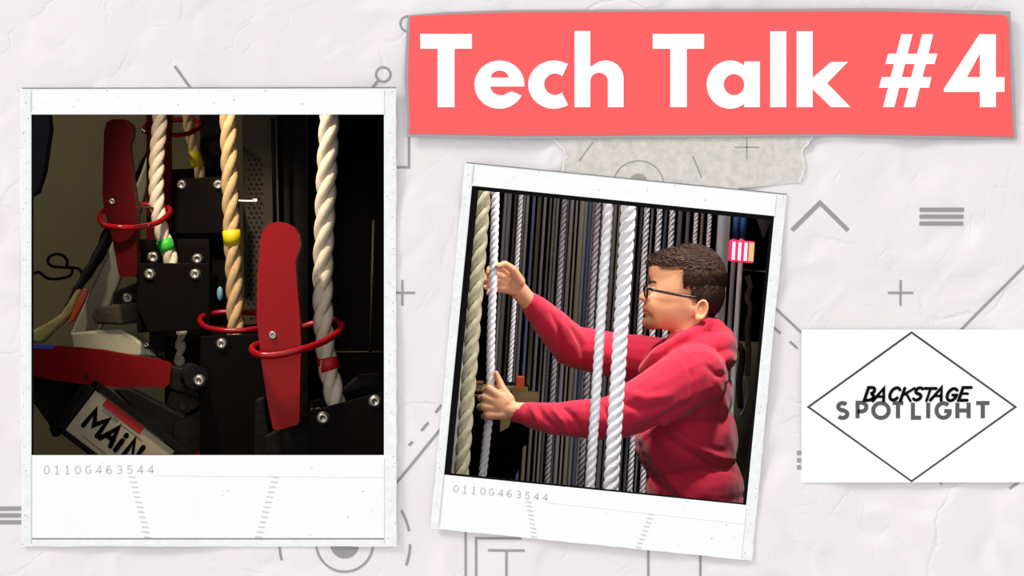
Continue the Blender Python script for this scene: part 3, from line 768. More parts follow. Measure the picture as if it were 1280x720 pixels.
# name plate
np_t = thing('name_plate', P(140, 560, .56), 'cream name plate lettered MAIN in a black holder', 'name plate')
dn = .56
A0 = (119, 488); U = (97 / 122, 74 / 122); V = (-.605, .795)
def NP(u, v): return (A0[0] + U[0] * u + V[0] * v, A0[1] + U[1] * u + V[1] * v)
mb = MB(); mb.prism([NP(0, 0), NP(125, 0), NP(125, 62), NP(0, 62)], dn, .006); bevel(mb.build('plate', M['plate'], np_t), .002)
mb = MB()
for q in ([(-8, -9), (150, -9), (150, -2), (-8, -2)], [(-9, -9), (-2, -9), (-2, 70), (-9, 70)], [(-8, 63), (130, 63), (130, 69), (-8, 69)]): mb.prism([NP(*p) for p in q], dn - .008, .03)
mb.build('holder', M['castblack'], np_t)
mb = MB(); mb.prism([NP(18, -1), NP(77, -1), NP(77, 9.5), NP(18, 9.5)], dn - .002, .002); mb.build('red_sticker', M['redsticker'], np_t)
for ch, u0_, ww in (('M', 13, 25), ('A', 41, 18), ('i', 63, 4), ('N', 75, 18)):
    w, pl = glyph(ch); mb = MB(); hh = 24
    for p in pl: stroke(mb, [NP(u0_ + q[0] / w * ww, 44 - q[1] * hh) for q in p], 6.2, dn - .0015, .0015, 'all')
    mb.build('letter', M['black_ink'], np_t)
mb = MB()
for i in range(6): stroke(mb, [NP(22 + i * 4.2, 13), NP(24.6 + i * 4.2, 13)], 4.2, dn - .0012, .0012)
for a, b in ((50, 84),): stroke(mb, [NP(a, 14), NP(b, 14)], .9, dn - .0012, .0012)
stroke(mb, [NP(22, 55), NP(60, 55)], .9, dn - .0012, .0012)
mb.build('small_print', M['speck'], np_t)
lump('diagonal_channel', [(60, 535), (100, 480), (120, 480), (108, 492), (80, 540), (66, 548)], .60, .04, 'castblack', 'black channel end left of the name plate')
lump('black_side_cover', [(20, 468), (104, 478), (128, 484), (95, 516), (70, 548), (60, 530), (42, 505), (20, 490)], .68, .04, 'castblack', 'black cover under the thrown red lever at the left edge')
# floor oddments
cb_ = MB(); pts = [P(x, y, 1.42) for x, y in [(104, 344), (98, 336), (84, 333), (84, 326), (78, 319), (68, 318), (61, 322), (60, 328), (66, 333), (78, 334), (90, 336), (88, 344), (76, 348), (60, 348), (48, 340), (43, 342)]]
cb_.tube(interp(pts, 80), .0045, 8); tag(cb_.build('floor_cable', M['housing'], None, True), 'thin black cable looped on the stage floor', 'cable')
cb_ = MB(); cb_.tube(interp([P(192, 175, 1.18), P(176, 215, 1.17), P(150, 262, 1.15), (P(124, 318, 1.1)), P(104, 350, 1.08), P(84, 384, 1.06)], 30), [L(3 + 5 * math.sin(PI * i / 31) + math.sin(i * 1.9) * .8, 1.1) for i in range(31)], 10); tag(cb_.build('cable_bundle', M['castblack'], None, True), 'thick black cable bundle slanting down beside the aluminium rail', 'cable')
o = MB().prism([(30, 428), (30, 418), (56, 405), (76, 392), (96, 360), (104, 364), (92, 392), (70, 412), (52, 430)], .98, .03).build('cream_cloth', M['cream']); bevel(o, .01, 3); tag(o, 'crumpled cream cloth strip at the left edge above the thrown lever', 'cloth')
o = MB().prism([(84, 404), (96, 378), (104, 360), (110, 362), (106, 376), (92, 402)], .96, .015).build('orange_strip', M['orange']); bevel(o, .004); tag(o, 'orange plastic strip lying on the cream cloth', 'strip')
o = MB().prism([(10, 100), (56, 100), (62, 160), (54, 215), (46, 240), (10, 260)], 1.0, .05).build('navy_curtain', M['navy']); tag(o, 'dark navy curtain edge at the top left of the upright frame', 'curtain')
# column with perforations
pc = thing('perforated_post', P(322, 640, 1.2), 'dim brown perforated steel post behind the cream rope', 'post')
mb = MB(); mb.prism([(302, 100), (345, 100), (352, 420), (306, 420)], 1.2, .04); mb.build('post_body', M['perf'], pc)
mb = MB()
for j in range(34):
    for i in range(3):
        x = 311 + i * 6.5 + (3 if j % 2 else 0); y = 200 + j * 6
        mb.prism([(x, y - 2), (x + 2.2, y), (x, y + 2), (x - 2.2, y)], 1.198, .002)
mb.build('perforation', M['perfhole'], pc)['kind'] = 'stuff'
mb = MB(); mb.prism([(345, 60), (385, 60), (385, 520), (350, 520)], 1.24, .04); mb.build('side_web', M['castblack'], pc)
o = MB().tube([P(341, 148, 1.12), P(344, 300, 1.12)], L(2.6, 1.1), 10).build('rod', M['blackcard'], pc, True)  # black rod standing in for a dark slit beside the post
bk = MB().box((P(368, 0, 1.3).x, 1.3, .01), (-.27, 1.34, 2.98)).build('black_drape', M['bay']); tag(bk, 'plain black drape filling the right side of the upright frame', 'drape')  # black sheet added where the bay is simply dark
o = MB().tube([P(467, 275, 1.22), P(463, 440, 1.22)], L(1.8, 1.2), 8).tube([P(420, 440, 1.22), P(490, 440, 1.22)], L(1.2, 1.2), 8).build('bar_frame', M['perf'], None, True); tag(o, 'faint thin metal bars in the dark right of the nearest rope', 'bar')
bump_bolt(P(298, 251, .98), P(318, 252, .98), .009, t4)
o = MB().ell(P(275, 367, .84), (L(4, .84), L(4, .84), L(9, .84)), seg=14).build('cap', M['cyan'], t3, True)
o = MB().prism([(248, 60), (276, 60), (276, 215), (250, 218)], 1.28, .05).build('dark_column', M['castblack']); bevel(o, .005); tag(o, 'black column behind the far thin rope', 'column')

# ------------------------------------------------------------------ right bay: the man
SKIN = mat('skin', (236, 176, 134), .5, noise=(30, .3, (224, 150, 112)), bump=(220, .1, .001), spec=.4)
SKIN.node_tree.nodes['Principled BSDF'].inputs['Subsurface Weight'].default_value = .08
SKIN.node_tree.nodes['Principled BSDF'].inputs['Subsurface Radius'].default_value = (.02, .008, .004)
dp = .58
def H(px, py, off=0): return P(px, py, dp) + Vector((0, L(off, dp), 0))     # off in head pixels, + = away
def E(mb, px, py, off, rx, ry, rd, rot=0): mb.ell(H(px, py, off), (L(rx, dp), L(rd, dp), L(ry, dp)), math.radians(rot), 24, 16)
def CP(mb, a, b, ra, rb): mb.cap(P(*a), P(*b), L(ra, a[2]), L(rb, b[2]))
man = thing('person', Vector((P(870, 0, dp).x, dp, 0)), 'man in glasses and a red hooded sweatshirt pulling a white rope hand over hand', 'person')
body = MB()
E(body, 863, 349, 0, 42, 39, 33, 0)
E(body, 846, 358, 0, 34, 38, 30)
E(body, 834, 372, 0, 25, 30, 26)
E(body, 842, 392, 0, 32, 22, 29); E(body, 852, 380, 0, 28, 24, 31)
for s in (-1, 1):
    body.cap(H(864, 388, 18 * s), H(820, 402, 6 * s), L(13, dp), L(10, dp))      # jaw
    E(body, 824, 380, 10 * s, 17, 19, 13)                                        # cheek
    E(body, 821, 353, 11 * s, 7.5, 4, 10)                                      # brow
    E(body, 873, 387, 32 * s, 6.5, 11.5, 4, 12)                                  # ear
    body.tube([H(873.5 + 6.6 * math.cos(q * PI / 8) + 2 * math.sin(q * PI / 8), 387 - 11.5 * math.sin(q * PI / 8), (36.5 + 1.2 * math.cos(q * PI / 8)) * s) for q in range(16)], L(2.1, dp), 8, True)
    E(body, 869, 397, 35.5 * s, 4, 4.5, 3)
E(body, 823, 340, 0, 12, 18, 20)                                                 # forehead
body.cap(H(816, 357), H(804.5, 370), L(4, dp), L(5, dp))                         # nose bridge
E(body, 805, 371.5, 0, 6.5, 5, 6)
for s in (-1, 1): E(body, 808, 373.5, 5 * s, 5, 4, 3.5)
E(body, 810, 384, 0, 6, 6, 10); E(body, 807.5, 386.5, 0, 4.5, 2.4, 9); E(body, 808.5, 392, 0, 4.5, 2.8, 8)
E(body, 813, 391, 0, 7, 11, 10); E(body, 814, 403, 0, 11.5, 9.5, 13)                                              # chin
body.cap(H(862, 395), H(872, 450), L(27, dp), L(29, dp))                         # neck
# torso and legs under the clothes
E(body, 862, 500, 0, 40, 52, 68); E(body, 866, 600, 0, 40, 75, 62)
fl = lambda x, y, z: Vector((x, y, z))
hx = P(872, 0, dp).x
for s in (-1, 1):
    body.cap(fl(hx, dp + .1 * s, .95), fl(hx - .02, dp + .12 * s, .5), .085, .058); body.cap(fl(hx - .02, dp + .12 * s, .5), fl(hx + .02, dp + .13 * s, .1), .056, .04)
    body.cap(fl(hx + .03, dp + .13 * s, .055), fl(hx - .14, dp + .14 * s, .035), .04, .03)
# near arm
dr = .44                    # depth of the hauled rope
CP(body, (862, 480, .42), (768, 526, .36), 24, 20); CP(body, (768, 526, .36), (640, 514, .41), 20, 11.5)
kn = [(612, 487), (606.5, 497), (605, 508), (609.5, 519)]
for i, (x, y) in enumerate(kn):
    CP(body, (641, 508 + i * 3.2, .41), (x, y, .405), 7, 6.2)
    CP(body, (x, y, .405), (x - 6 + i * .4, y + 1, .428), 5.2, 4.6)
    CP(body, (x - 6 + i * .4, y + 1, .428), (x - 1.5, y + 1.5, .452), 4.5, 4.1)
    CP(body, (x - 1.5, y + 1.5, .452), (x + 7, y + 1, .458), 4.1, 3.5)
CP(body, (637, 500, .412), (628, 486, .42), 7, 5.4); CP(body, (628, 486, .42), (624, 476, .428), 5.2, 4.5); CP(body, (624, 476, .428), (620, 466, .432), 4.4, 3.2)
E2 = lambda px, py, d, rx, ry, rd: body.ell(P(px, py, d), (L(rx, d), L(rd, d), L(ry, d)), 0, 20, 12)
E2(624, 505, .408, 15, 16, 8)
# far arm
CP(body, (845, 462, .76), (716, 436, .66), 24, 20); CP(body, (716, 436, .66), (658, 374, .52), 20, 11.5)
CP(body, (658, 374, .52), (642, 355, .49), 11.5, 12)
k2 = [(629, 335), (625, 344), (625, 353), (629, 361)]
for i, (x, y) in enumerate(k2):
    CP(body, (648, 357 + i * 2.2, .49), (x, y, .478), 7, 5.6)
    CP(body, (x, y, .478), (x - 9, y - 3.5 + i * 1.2, .472), 5.0, 4.5)
    CP(body, (x - 9, y - 3.5 + i * 1.2, .472), (x - 17, y + 1 + i * .3, .462), 4.4, 4.0)
    CP(body, (x - 17, y + 1 + i * .3, .462), (x - 18.5, y + 6, .448), 4.0, 3.3)
CP(body, (650, 352, .475), (641, 337, .455), 7, 5.6); CP(body, (641, 337, .455), (631, 330, .44), 5.2, 4.6); CP(body, (631, 330, .44), (622, 333, .43), 4.5, 3.5)
skin = remesh(body, 'body', SKIN, .0024, 5, man)

def relax(o, wfun, its):
    me_ = o.data; n_ = len(me_.vertices); c_ = np.empty(n_ * 3); me_.vertices.foreach_get('co', c_); c_ = c_.reshape(-1, 3)
    e_ = np.empty(len(me_.edges) * 2, int); me_.edges.foreach_get('vertices', e_); e_ = e_.reshape(-1, 2)
    k_ = (D + c_[:, 1]) / D * S; w_ = wfun(c_[:, 0] / k_ + 640, 360 - (c_[:, 2] - ZC) / k_, c_[:, 1])
    e_ = e_[(w_[e_[:, 0]] > 0) | (w_[e_[:, 1]] > 0)]; deg = np.bincount(e_.ravel(), minlength=n_).clip(1)
    for _ in range(its):
        a_ = np.zeros_like(c_)
        for ax_ in range(3): a_[:, ax_] = np.bincount(e_[:, 0], c_[e_[:, 1], ax_], n_) + np.bincount(e_[:, 1], c_[e_[:, 0], ax_], n_)
        c_ += (a_ / deg[:, None] - c_) * (w_ * .8)[:, None]
    me_.vertices.foreach_set('co', c_.ravel()); me_.update()
relax(skin, lambda x, y, dd: np.clip((x - 815) / 6, 0, 1) * np.clip((864 - x) / 6, 0, 1) * np.clip((y - 335) / 8, 0, 1) * np.clip((412 - y) / 8, 0, 1) * (np.abs(dd - dp) > .006), 260)
# stubble and lips as pigment in the skin material
nt = SKIN.node_tree; bs = nt.nodes['Principled BSDF']; src = bs.inputs['Base Color'].links[0].from_socket
geo = nt.nodes.new('ShaderNodeNewGeometry')
def blob(center, rad, col, soft, amount):
    global src
    d_ = nt.nodes.new('ShaderNodeVectorMath'); d_.operation = 'DISTANCE'; d_.inputs[1].default_value = center
    r_ = nt.nodes.new('ShaderNodeMapRange'); r_.inputs['From Min'].default_value = rad; r_.inputs['From Max'].default_value = rad * soft
    r_.inputs['To Min'].default_value = amount; r_.inputs['To Max'].default_value = 0
    mx = nt.nodes.new('ShaderNodeMix'); mx.data_type = 'RGBA'; mx.inputs[7].default_value = lin(col) + (1,)
    nt.links.new(geo.outputs['Position'], d_.inputs[0]); nt.links.new(d_.outputs['Value'], r_.inputs['Value'])
    nt.links.new(r_.outputs['Result'], mx.inputs[0]); nt.links.new(src, mx.inputs[6]); src = mx.outputs[2]
    nt.links.new(src, bs.inputs['Base Color'])
blob(H(808, 402), L(14, dp), (120, 78, 52), 1.6, .75)
blob(H(806, 381), L(4, dp), (130, 84, 60), 2.2, .6)
blob(H(805, 388.5), L(4, dp), (190, 100, 90), 1.6, .8)

# hair
hb = MB()
E(hb, 866, 343, 0, 41.5, 37, 35, 8)
E(hb, 852, 328, 0, 38, 19, 31, -6)
E(hb, 876, 365, 0, 29, 33, 33)
E(hb, 832, 326, 0, 19, 12, 22, -14)
hairv = remesh(hb, 'tmp_hair', M['hair'], .003, 5)
me = hairv.data
# cut away the face: keep hair only where it belongs
bm = bmesh.new(); bm.from_mesh(me)
def topix(v):
    k = K(dp) * S; return (v.x / k + 640, 360 - (v.z - ZC) / k)
def hairy(v):
    x, y = topix(v)
    if y < 334 - (x - 812) * .02: return True
    if x > 851 and y < 372: return True
    if x > 868 + 0 * y and y < 378: return True
    if x > 880 and y < 397: return True
    return False
dele = [v for v in bm.verts if not hairy(v.co)]
bmesh.ops.delete(bm, geom=dele, context='VERTS')
for v in bm.verts:
    n = v.normal; x, y = topix(v.co)
    q = math.sin(v.co.x * 340 + math.sin(v.co.z * 260) * 2) * math.sin(v.co.y * 300 + v.co.z * 120)
    v.co += n * (.0010 + .0012 * q)
bm.to_mesh(me)
pts_h = [(v.co.copy(), v.normal.copy()) for v in bm.verts]; bm.free()
mbh = MB(); mbh.v = [v.co.copy() for v in me.vertices]; mbh.f = [tuple(p.vertices) for p in me.polygons]
bpy.data.objects.remove(hairv)
rh = random.Random(3)
for (c, n) in pts_h:
    x, y = topix(c)
    if rh.random() > .42: continue
    lng = .010 if y > 350 else .020
    lng *= rh.uniform(.6, 1.3)
    # comb direction: forwards on top, down at the sides and back
    dirv = Vector((-1, 0, .12)) if y < 338 else Vector((.25 if x > 880 else -.1, 0, -1))
    dirv += Vector((rh.uniform(-.35, .35), rh.uniform(-.3, .3), rh.uniform(-.25, .25)))
    dirv = (dirv - n * dirv.dot(n) * .8).normalized()
    side = dirv.cross(n).normalized() * .0009
    p0 = c; p1 = c + dirv * lng * .5 + n * .0022; p2 = c + dirv * lng + n * .0016
    k = len(mbh.v); mbh.v += [p0 - side, p0 + side, p1 + side, p1 - side, p2, p0 - n * .001, p1 - n * .0012]
    mbh.f += [(k, k + 1, k + 2, k + 3), (k + 3, k + 2, k + 4), (k + 5, k, k + 3, k + 6), (k + 1, k + 5, k + 6, k + 2), (k + 6, k + 3, k + 4), (k + 2, k + 6, k + 4)]
hair = mbh.build('hair', M['hair'], man, True); hair['label'] = 'short brown hair'
eb = MB()
for s in (-1, 1): eb.cap(H(813, 352.5, 6 * s), H(817.5, 352, 18 * s), L(1.8, dp), L(1.3, dp))
eb.build('eyebrows', M['hair'], man, True)
for s in (-1, 1):
    e_ = MB().ell(H(818.5, 362, 12 * s), (L(5, dp),) * 3, seg=16).build('eye', M['eye'], man, True)
    MB().ell(H(814.6, 362.4, 12.6 * s), (L(1.6, dp), L(2.4, dp), L(2.4, dp)), seg=12).build('iris', M['iris'], e_, True)
# glasses
gl = MB()
for s in (-1, 1):
    rim = [H(806.5 + 1.2 * math.cos(q * PI / 10) , 365 + 7.2 * math.sin(q * PI / 10), (13 + 9.5 * math.cos(q * PI / 10)) * s) for q in range(20)]
    gl.tube(rim, L(1.25, dp), 8, True)
    gl.tube([H(808, 361, 22.5 * s), H(811, 361.3, 27 * s), H(822, 364, 31 * s), H(845, 368.5, 34 * s), H(866, 371.5, 35.5 * s), H(876, 378, 35 * s)], L(1.7, dp), 8)
gl.tube([H(806, 362, -4), H(804.5, 361, 0), H(806, 362, 4)], L(1.2, dp), 8)
g_ = gl.build('glasses', M['glasses'], man, True); g_['label'] = 'dark framed glasses'
for s in (-1, 1):
    ln_ = MB().ell(H(806.8, 365, 13 * s), (L(.5, dp), L(9, dp), L(7, dp)), seg=20).build('lens', M['glass'], g_, True)

# hoodie
HOOD = mat('red_sweatshirt', (208, 44, 72), .9, noise=(8, .35, (190, 36, 62)), bump=(420, .12, .001), spec=.15, sheen=.25)
ho = MB()
def EH(px, py, off, rx, ry, rd, rot=0): E(ho, px, py, off, rx, ry, rd, rot)
EH(858, 492, 0, 57, 62, 92, 0); EH(858, 550, 0, 64, 66, 86); EH(868, 610, 0, 61, 60, 84); EH(870, 640, 0, 62, 55, 86)
ho.cap(H(864, 468, -66), H(854, 468, 66), L(40, dp), L(40, dp))
EH(872, 440, 0, 42, 34, 52, 20)
# hood
EH(897, 432, 0, 25, 27, 50, 0); EH(902, 446, 0, 19, 18, 56); EH(893, 415, 0, 16, 20, 36, -25)
for s in (-1, 1):
    ho.cap(H(884, 405, 24 * s), H(856, 420, 36 * s), L(8, dp), L(9, dp)); ho.cap(H(856, 420, 36 * s), H(820, 442, 26 * s), L(9, dp), L(9, dp)); ho.cap(H(820, 442, 26 * s), H(806, 462, 6 * s), L(9, dp), L(9, dp))
def CS(a, b, ra, rb): CP(ho, a, b, ra, rb)
# near sleeve
CS((862, 474, .43), (820, 496, .38), 41, 35); CS((820, 496, .38), (768, 522, .355), 35, 29); CS((768, 522, .355), (700, 524, .375), 29, 21); CS((700, 524, .375), (658, 518, .40), 21, 16)
CS((657, 518, .40), (645, 516, .408), 14, 13.5)
# far sleeve
CS((845, 455, .74), (780, 446, .71), 32, 30); CS((780, 446, .71), (716, 434, .66), 29, 27); CS((716, 434, .66), (684, 400, .58), 27, 21); CS((684, 400, .58), (669, 384, .54), 20, 16.5); CS((669, 384, .54), (663, 378, .528), 14.5, 14)
hoodie = remesh(ho, 'hooded_sweatshirt', HOOD, .0045, 5, man); hoodie['label'] = 'red hooded sweatshirt'
FOLDS = [  # (polyline in photo pixels, half width px, height px): creases of the cloth on the side towards the camera
    ([(862, 505), (830, 522), (792, 540)], 4, -5), ([(858, 514), (828, 532), (798, 550)], 5, 4.5), ([(818, 532), (850, 560), (890, 582), (926, 592)], 4, -4.5), ([(822, 524), (856, 548), (892, 568), (922, 576)], 5, 3.5),
    ([(840, 526), (868, 552), (905, 566)], 3.5, -3), ([(796, 548), (806, 580), (824, 608), (850, 632)], 4, -4.5), ([(806, 545), (818, 575), (838, 602), (862, 628)], 5, 4), ([(852, 440), (864, 470), (866, 506)], 3, -2.2),
    ([(770, 500), (800, 512), (836, 508)], 4, -3.5), ([(775, 488), (806, 498), (840, 494)], 5, 3), ([(748, 498), (760, 520), (766, 546)], 4, -3.5), ([(736, 500), (746, 524), (750, 550)], 4, 3), ([(700, 506), (716, 520), (728, 546)], 3.5, -3.5),
    ([(690, 510), (703, 526), (712, 544)], 3.5, 3), ([(672, 508), (680, 522), (694, 536)], 3, -3), ([(663, 506), (668, 518), (674, 533)], 3, 2.2), ([(657, 503), (656, 518), (654, 534)], 2, -1.2),
    ([(716, 412), (728, 432), (730, 462)], 4, -3), ([(740, 420), (748, 440), (748, 466)], 4, 2.5), ([(690, 392), (698, 410), (700, 430)], 4, -2.5), ([(896, 470), (906, 510), (912, 548)], 5, 2.5), ([(884, 456), (896, 468), (914, 470)], 4, -4)]
hm = hoodie.data; nv = len(hm.vertices)
co_ = np.empty(nv * 3); hm.vertices.foreach_get('co', co_); co_ = co_.reshape(-1, 3)
no_ = np.empty(nv * 3); hm.vertex_normals.foreach_get('vector', no_); no_ = no_.reshape(-1, 3)
kk = (D + co_[:, 1]) / D * S; qx = co_[:, 0] / kk + 640; qy = 360 - (co_[:, 2] - ZC) / kk
dis = np.zeros(nv)
for pl_, wd, am in FOLDS:
    best = np.full(nv, 1e9); tt = np.zeros(nv); n_ = len(pl_) - 1
    for k in range(n_):
        ax, ay = pl_[k]; bx, by = pl_[k + 1]; l2 = (bx - ax) ** 2 + (by - ay) ** 2
        u = np.clip(((qx - ax) * (bx - ax) + (qy - ay) * (by - ay)) / l2, 0, 1)
        dd = np.hypot(qx - ax - u * (bx - ax), qy - ay - u * (by - ay)); m_ = dd < best
        best[m_] = dd[m_]; tt[m_] = (k + u[m_]) / n_
    dis += 1.35 * am * np.exp(-(best / wd) ** 2) * np.sin(PI * np.clip(tt * .86 + .07, 0, 1)) ** .6
dis *= np.clip(-no_[:, 1] * 1.6 + .15, 0, 1)
co_ += no_ * (dis * S)[:, None]
hm.vertices.foreach_set('co', co_.ravel()); hm.update()
tx = bpy.data.textures.new('cloth_folds', 'CLOUDS'); tx.noise_scale = .09; tx.noise_depth = 2
dm = hoodie.modifiers.new('folds', 'DISPLACE'); dm.texture = tx; dm.strength = .010; dm.mid_level = .5; dm.texture_coords = 'GLOBAL'
pt = MB()
pt.ell(fl(hx, dp, .98), (.125, .175, .12))
for s in (-1, 1):
    pt.cap(fl(hx, dp + .09 * s, .93), fl(hx - .02, dp + .12 * s, .5), .105, .078); pt.cap(fl(hx - .02, dp + .12 * s, .5), fl(hx + .02, dp + .13 * s, .1), .076, .06)
remesh(pt, 'trousers', M['pants'], .008, 4, man)
for s in (-1, 1):
    q = MB(); q.cap(fl(hx + .04, dp + .13 * s, .052), fl(hx - .15, dp + .14 * s, .042), .05, .04); q.box((hx - .19, dp + .13 * s - .045, 0), (hx + .09, dp + .13 * s + .05, .02)); q.build('shoe', M['shoe'], man, True)

# ---- right bay ropes: all run floor to ceiling with the slight lean of the tilted picture
def run(xt, yt, xb, yb, d):
    a = P(xt, yt, d); b = P(xb, yb, d); s = (a.x - b.x) / (a.z - b.z)
    return [Vector((a.x + s * (2.98 - a.z), d, 2.98)), Vector((b.x + s * (.03 - b.z), d, .03))]
rope(run(605, 236, 576, 600, .30), L(20, .30), 'rope_old', 'thick yellowed twisted rope at the left edge of the tilted frame', pitch=3.4)
a, b = P(619.5, 238, dr), P(600.5, 598, dr)
hp = [Vector((P(622, 238, dr).x + .04, dr, 2.98)), P(620, 225, dr), P(617, 330, dr), P(613.5, 430, dr), P(612.5, 500, dr), P(607, 560, dr), P(600, 620, dr), P(590, 700, dr), P(578, 800, dr), Vector((P(560, 610, dr).x, dr, .03))]
rope(hp, L(11, dr), 'rope_white', 'bright white rope gripped in both of the man\'s hands', pitch=2.4)
rope(run(761, 250, 737, 614, .22), L(13, .22), 'rope_white', 'bright white twisted rope crossing in front of both sleeves', pitch=2.6)
o, _ = rope(run(786, 254, 763, 618, .22), L(20, .22), 'rope_white', 'thickest bright white rope, right beside the man\'s face', pitch=2.0)
grp = 'dim hauling lines behind the man'
def slant(x, d, w, m, label, twist=False, y0=245, group=None):
    sl = .063
    pr = run(x, y0, x - sl * 380, y0 + 380, d)
    if twist: return rope(pr, L(w, d), m, label, group, pitch=2.6, seg=6)[0]
    return smooth_rope(pr, L(w, d), m, label, group, name='hauling_line')
for x, w, d in ((810, 8, 1.05), (826, 8, 1.05), (842, 8, 1.05)):
    slant(x, d, w, 'rope_mid', {810: 'first', 826: 'second', 842: 'third'}[x] + ' from the left of three white twisted ropes above the man\'s head', True, group='white ropes above the man\'s head')
slant(651, .95, 7, 'rope_mid', 'pale twisted rope behind the raised hand', True)
slant(706, 1.0, 8, 'rope_grey', 'grey twisted rope midway between raised hand and the white ropes', True)
slant(748, .95, 9, 'rope_grey', 'grey twisted rope just left of the front white rope', True)
slant(872, 1.1, 6, 'rope_mid', 'thin pale rope above the back of the man\'s head', True)
slant(889, 1.1, 6, 'rope_mid', 'thin pale rope above the man\'s nape, beside the grey post', True)
GL = 'one of many dim vertical hauling lines in the background of the tilted frame'
rl_ = random.Random(2)
for x, w, m in ((637, 6, 'rod_dim'), (645, 3, 'rod_olive'), (660, 4, 'rod_dim'), (668, 4, 'rod_navy'), (675, 5, 'rod_olive'), (689, 3, 'rod_dim'), (698, 4, 'rod_dim'), (716, 5, 'rod_dim'), (722, 3, 'rod_olive'), (729, 7, 'rod_olive'), (739, 5, 'rod_navy'), (755, 4, 'rod_dim'),
                (770, 6, 'rod_dim'), (776, 3, 'rod_olive'), (796, 5, 'rod_dim'), (803, 4, 'rod_dim'), (817, 3, 'rod_dim'), (834, 4, 'rod_navy'), (852, 6, 'rod_dim'), (862, 5, 'rod_dim'), (880, 4, 'rod_olive'), (632, 4, 'rod_dim'), (656, 3, 'rod_dim'), (682, 4, 'rod_dim'), (694, 3, 'rod_olive'), (711, 3, 'rod_dim'), (734, 4, 'rod_dim'), (743, 3, 'rod_dim'), (764, 4, 'rod_dim'), (790, 5, 'rod_dim')):
    slant(x, 1.15 + rl_.uniform(0, .25), w, m, GL, False, group=grp)
def post(xt, w, d, m, label, t=.03, yt=230, dx=.06):
    a = P(xt, 0, d)
    pr = run(xt, 250, xt - dx * 380, 630, d); h_ = L(w, d) / 2
    v = []
    for q in pr: v += [(q.x - h_, d, q.z), (q.x + h_, d, q.z), (q.x + h_, d + t, q.z), (q.x - h_, d + t, q.z)]
    o = mk('steel_post', v, [(0, 1, 2, 3), (7, 6, 5, 4), (0, 4, 5, 1), (1, 5, 6, 2), (2, 6, 7, 3), (3, 7, 4, 0)], M[m]); tag(o, label, 'post'); return o
post(907, 15, 1.2, 'steelpost', 'wide pale grey steel post behind the man\'s nape')
post(591, 11, .50, 'steelpost', 'narrow grey post behind the yellowed rope', dx=.072)
pipe1 = slant(921, 1.1, 6, 'rod_dim', 'slim grey pipe left of the lit red sign', False, 262)
pipe2 = slant(930, 1.1, 7, 'steelpost', 'slim grey pipe crossing the lit red sign', False, 262)
MB().tube([P(922, 250, 1.1), P(919.5, 298, 1.1)], L(4, 1.1), 10).build('blue_sleeve', M['rod_blue'], pipe1, True)
MB().tube([P(931, 250, 1.1), P(928.5, 298, 1.1)], L(4.5, 1.1), 10).build('blue_sleeve', M['rod_blue'], pipe2, True)
# lit exit sign
ex_t = thing('exit_sign', P(928, 330, 1.9), 'small glowing red and pink sign at the right of the tilted frame', 'sign')
mb = MB(); mb.prism([(913, 299), (944, 302), (942, 329), (911, 326)], 1.0, .03); bevel(mb.build('sign_box', M['exitred'], ex_t), .004)
for i in range(3):
    x = 916 + i * 7.5
    mb = MB(); mb.prism([(x, 302 + i * .6), (x + 3.6, 302.5 + i * .6), (x + 2.2, 325 + i * .6), (x - 1.4, 324.5 + i * .6)], .998, .002); mb.build('lit_stroke', M['exitwhite'], ex_t)
mb = MB(); mb.prism([(937, 303), (943, 304), (941.5, 327), (935.5, 326)], .998, .002); mb.build('yellow_end', M['exityel'], ex_t)
# right edge clutter
o = mk('floor_corridor', [P(905, 640, 1.35), P(990, 655, 1.35), P(990, 430, 1.6), P(905, 425, 1.6)], [(0, 1, 2, 3)], M['greyfloor']); o.modifiers.new('s', 'SOLIDIFY').thickness = .02; tag(o, kind='structure')
o = MB().prism([(944, 268), (966, 270), (955, 298)], 1.5, .03).build('hanging_flag', M['rod_dim']); tag(o, 'small dim grey triangle hanging near the top right corner of the tilted frame', 'flag')
o = MB().tube(interp([P(934, 345, 1.45), P(938, 358, 1.45), P(934, 372, 1.45), P(938, 385, 1.45), P(934, 410, 1.45), P(936, 440, 1.45), P(934, 470, 1.45)], 20), L(3.6, 1.4), 8).build('cable_coil', M['rod_olive'], None, True); tag(o, 'olive coiled cable below the lit red sign', 'cable')
o = MB().tube([P(925, 337, 1.4), P(975, 341, 1.4), Vector((2.6, 1.4, P(990, 342, 1.4).z))], L(1, 1.4), 8).build('thin_bar', M['rod_dim'], None, True); tag(o, 'thin horizontal bar under the lit red sign', 'bar')
ch = thing('folding_chair', P(925, 520, 1.2), 'dark folded frame behind the man\'s back', 'chair')
MB().tube(interp([P(922, 430, 1.2), P(928, 440, 1.2), P(924, 480, 1.2), P(926, 510, 1.2)], 16), L(4, 1.2), 8).build('frame_tube', M['castblack'], ch, True)
MB().tube(interp([P(930, 470, 1.2), P(935, 490, 1.2), P(926, 520, 1.2)], 16), L(2.5, 1.2), 8).build('cross_tube', M['rod_dim'], ch, True)
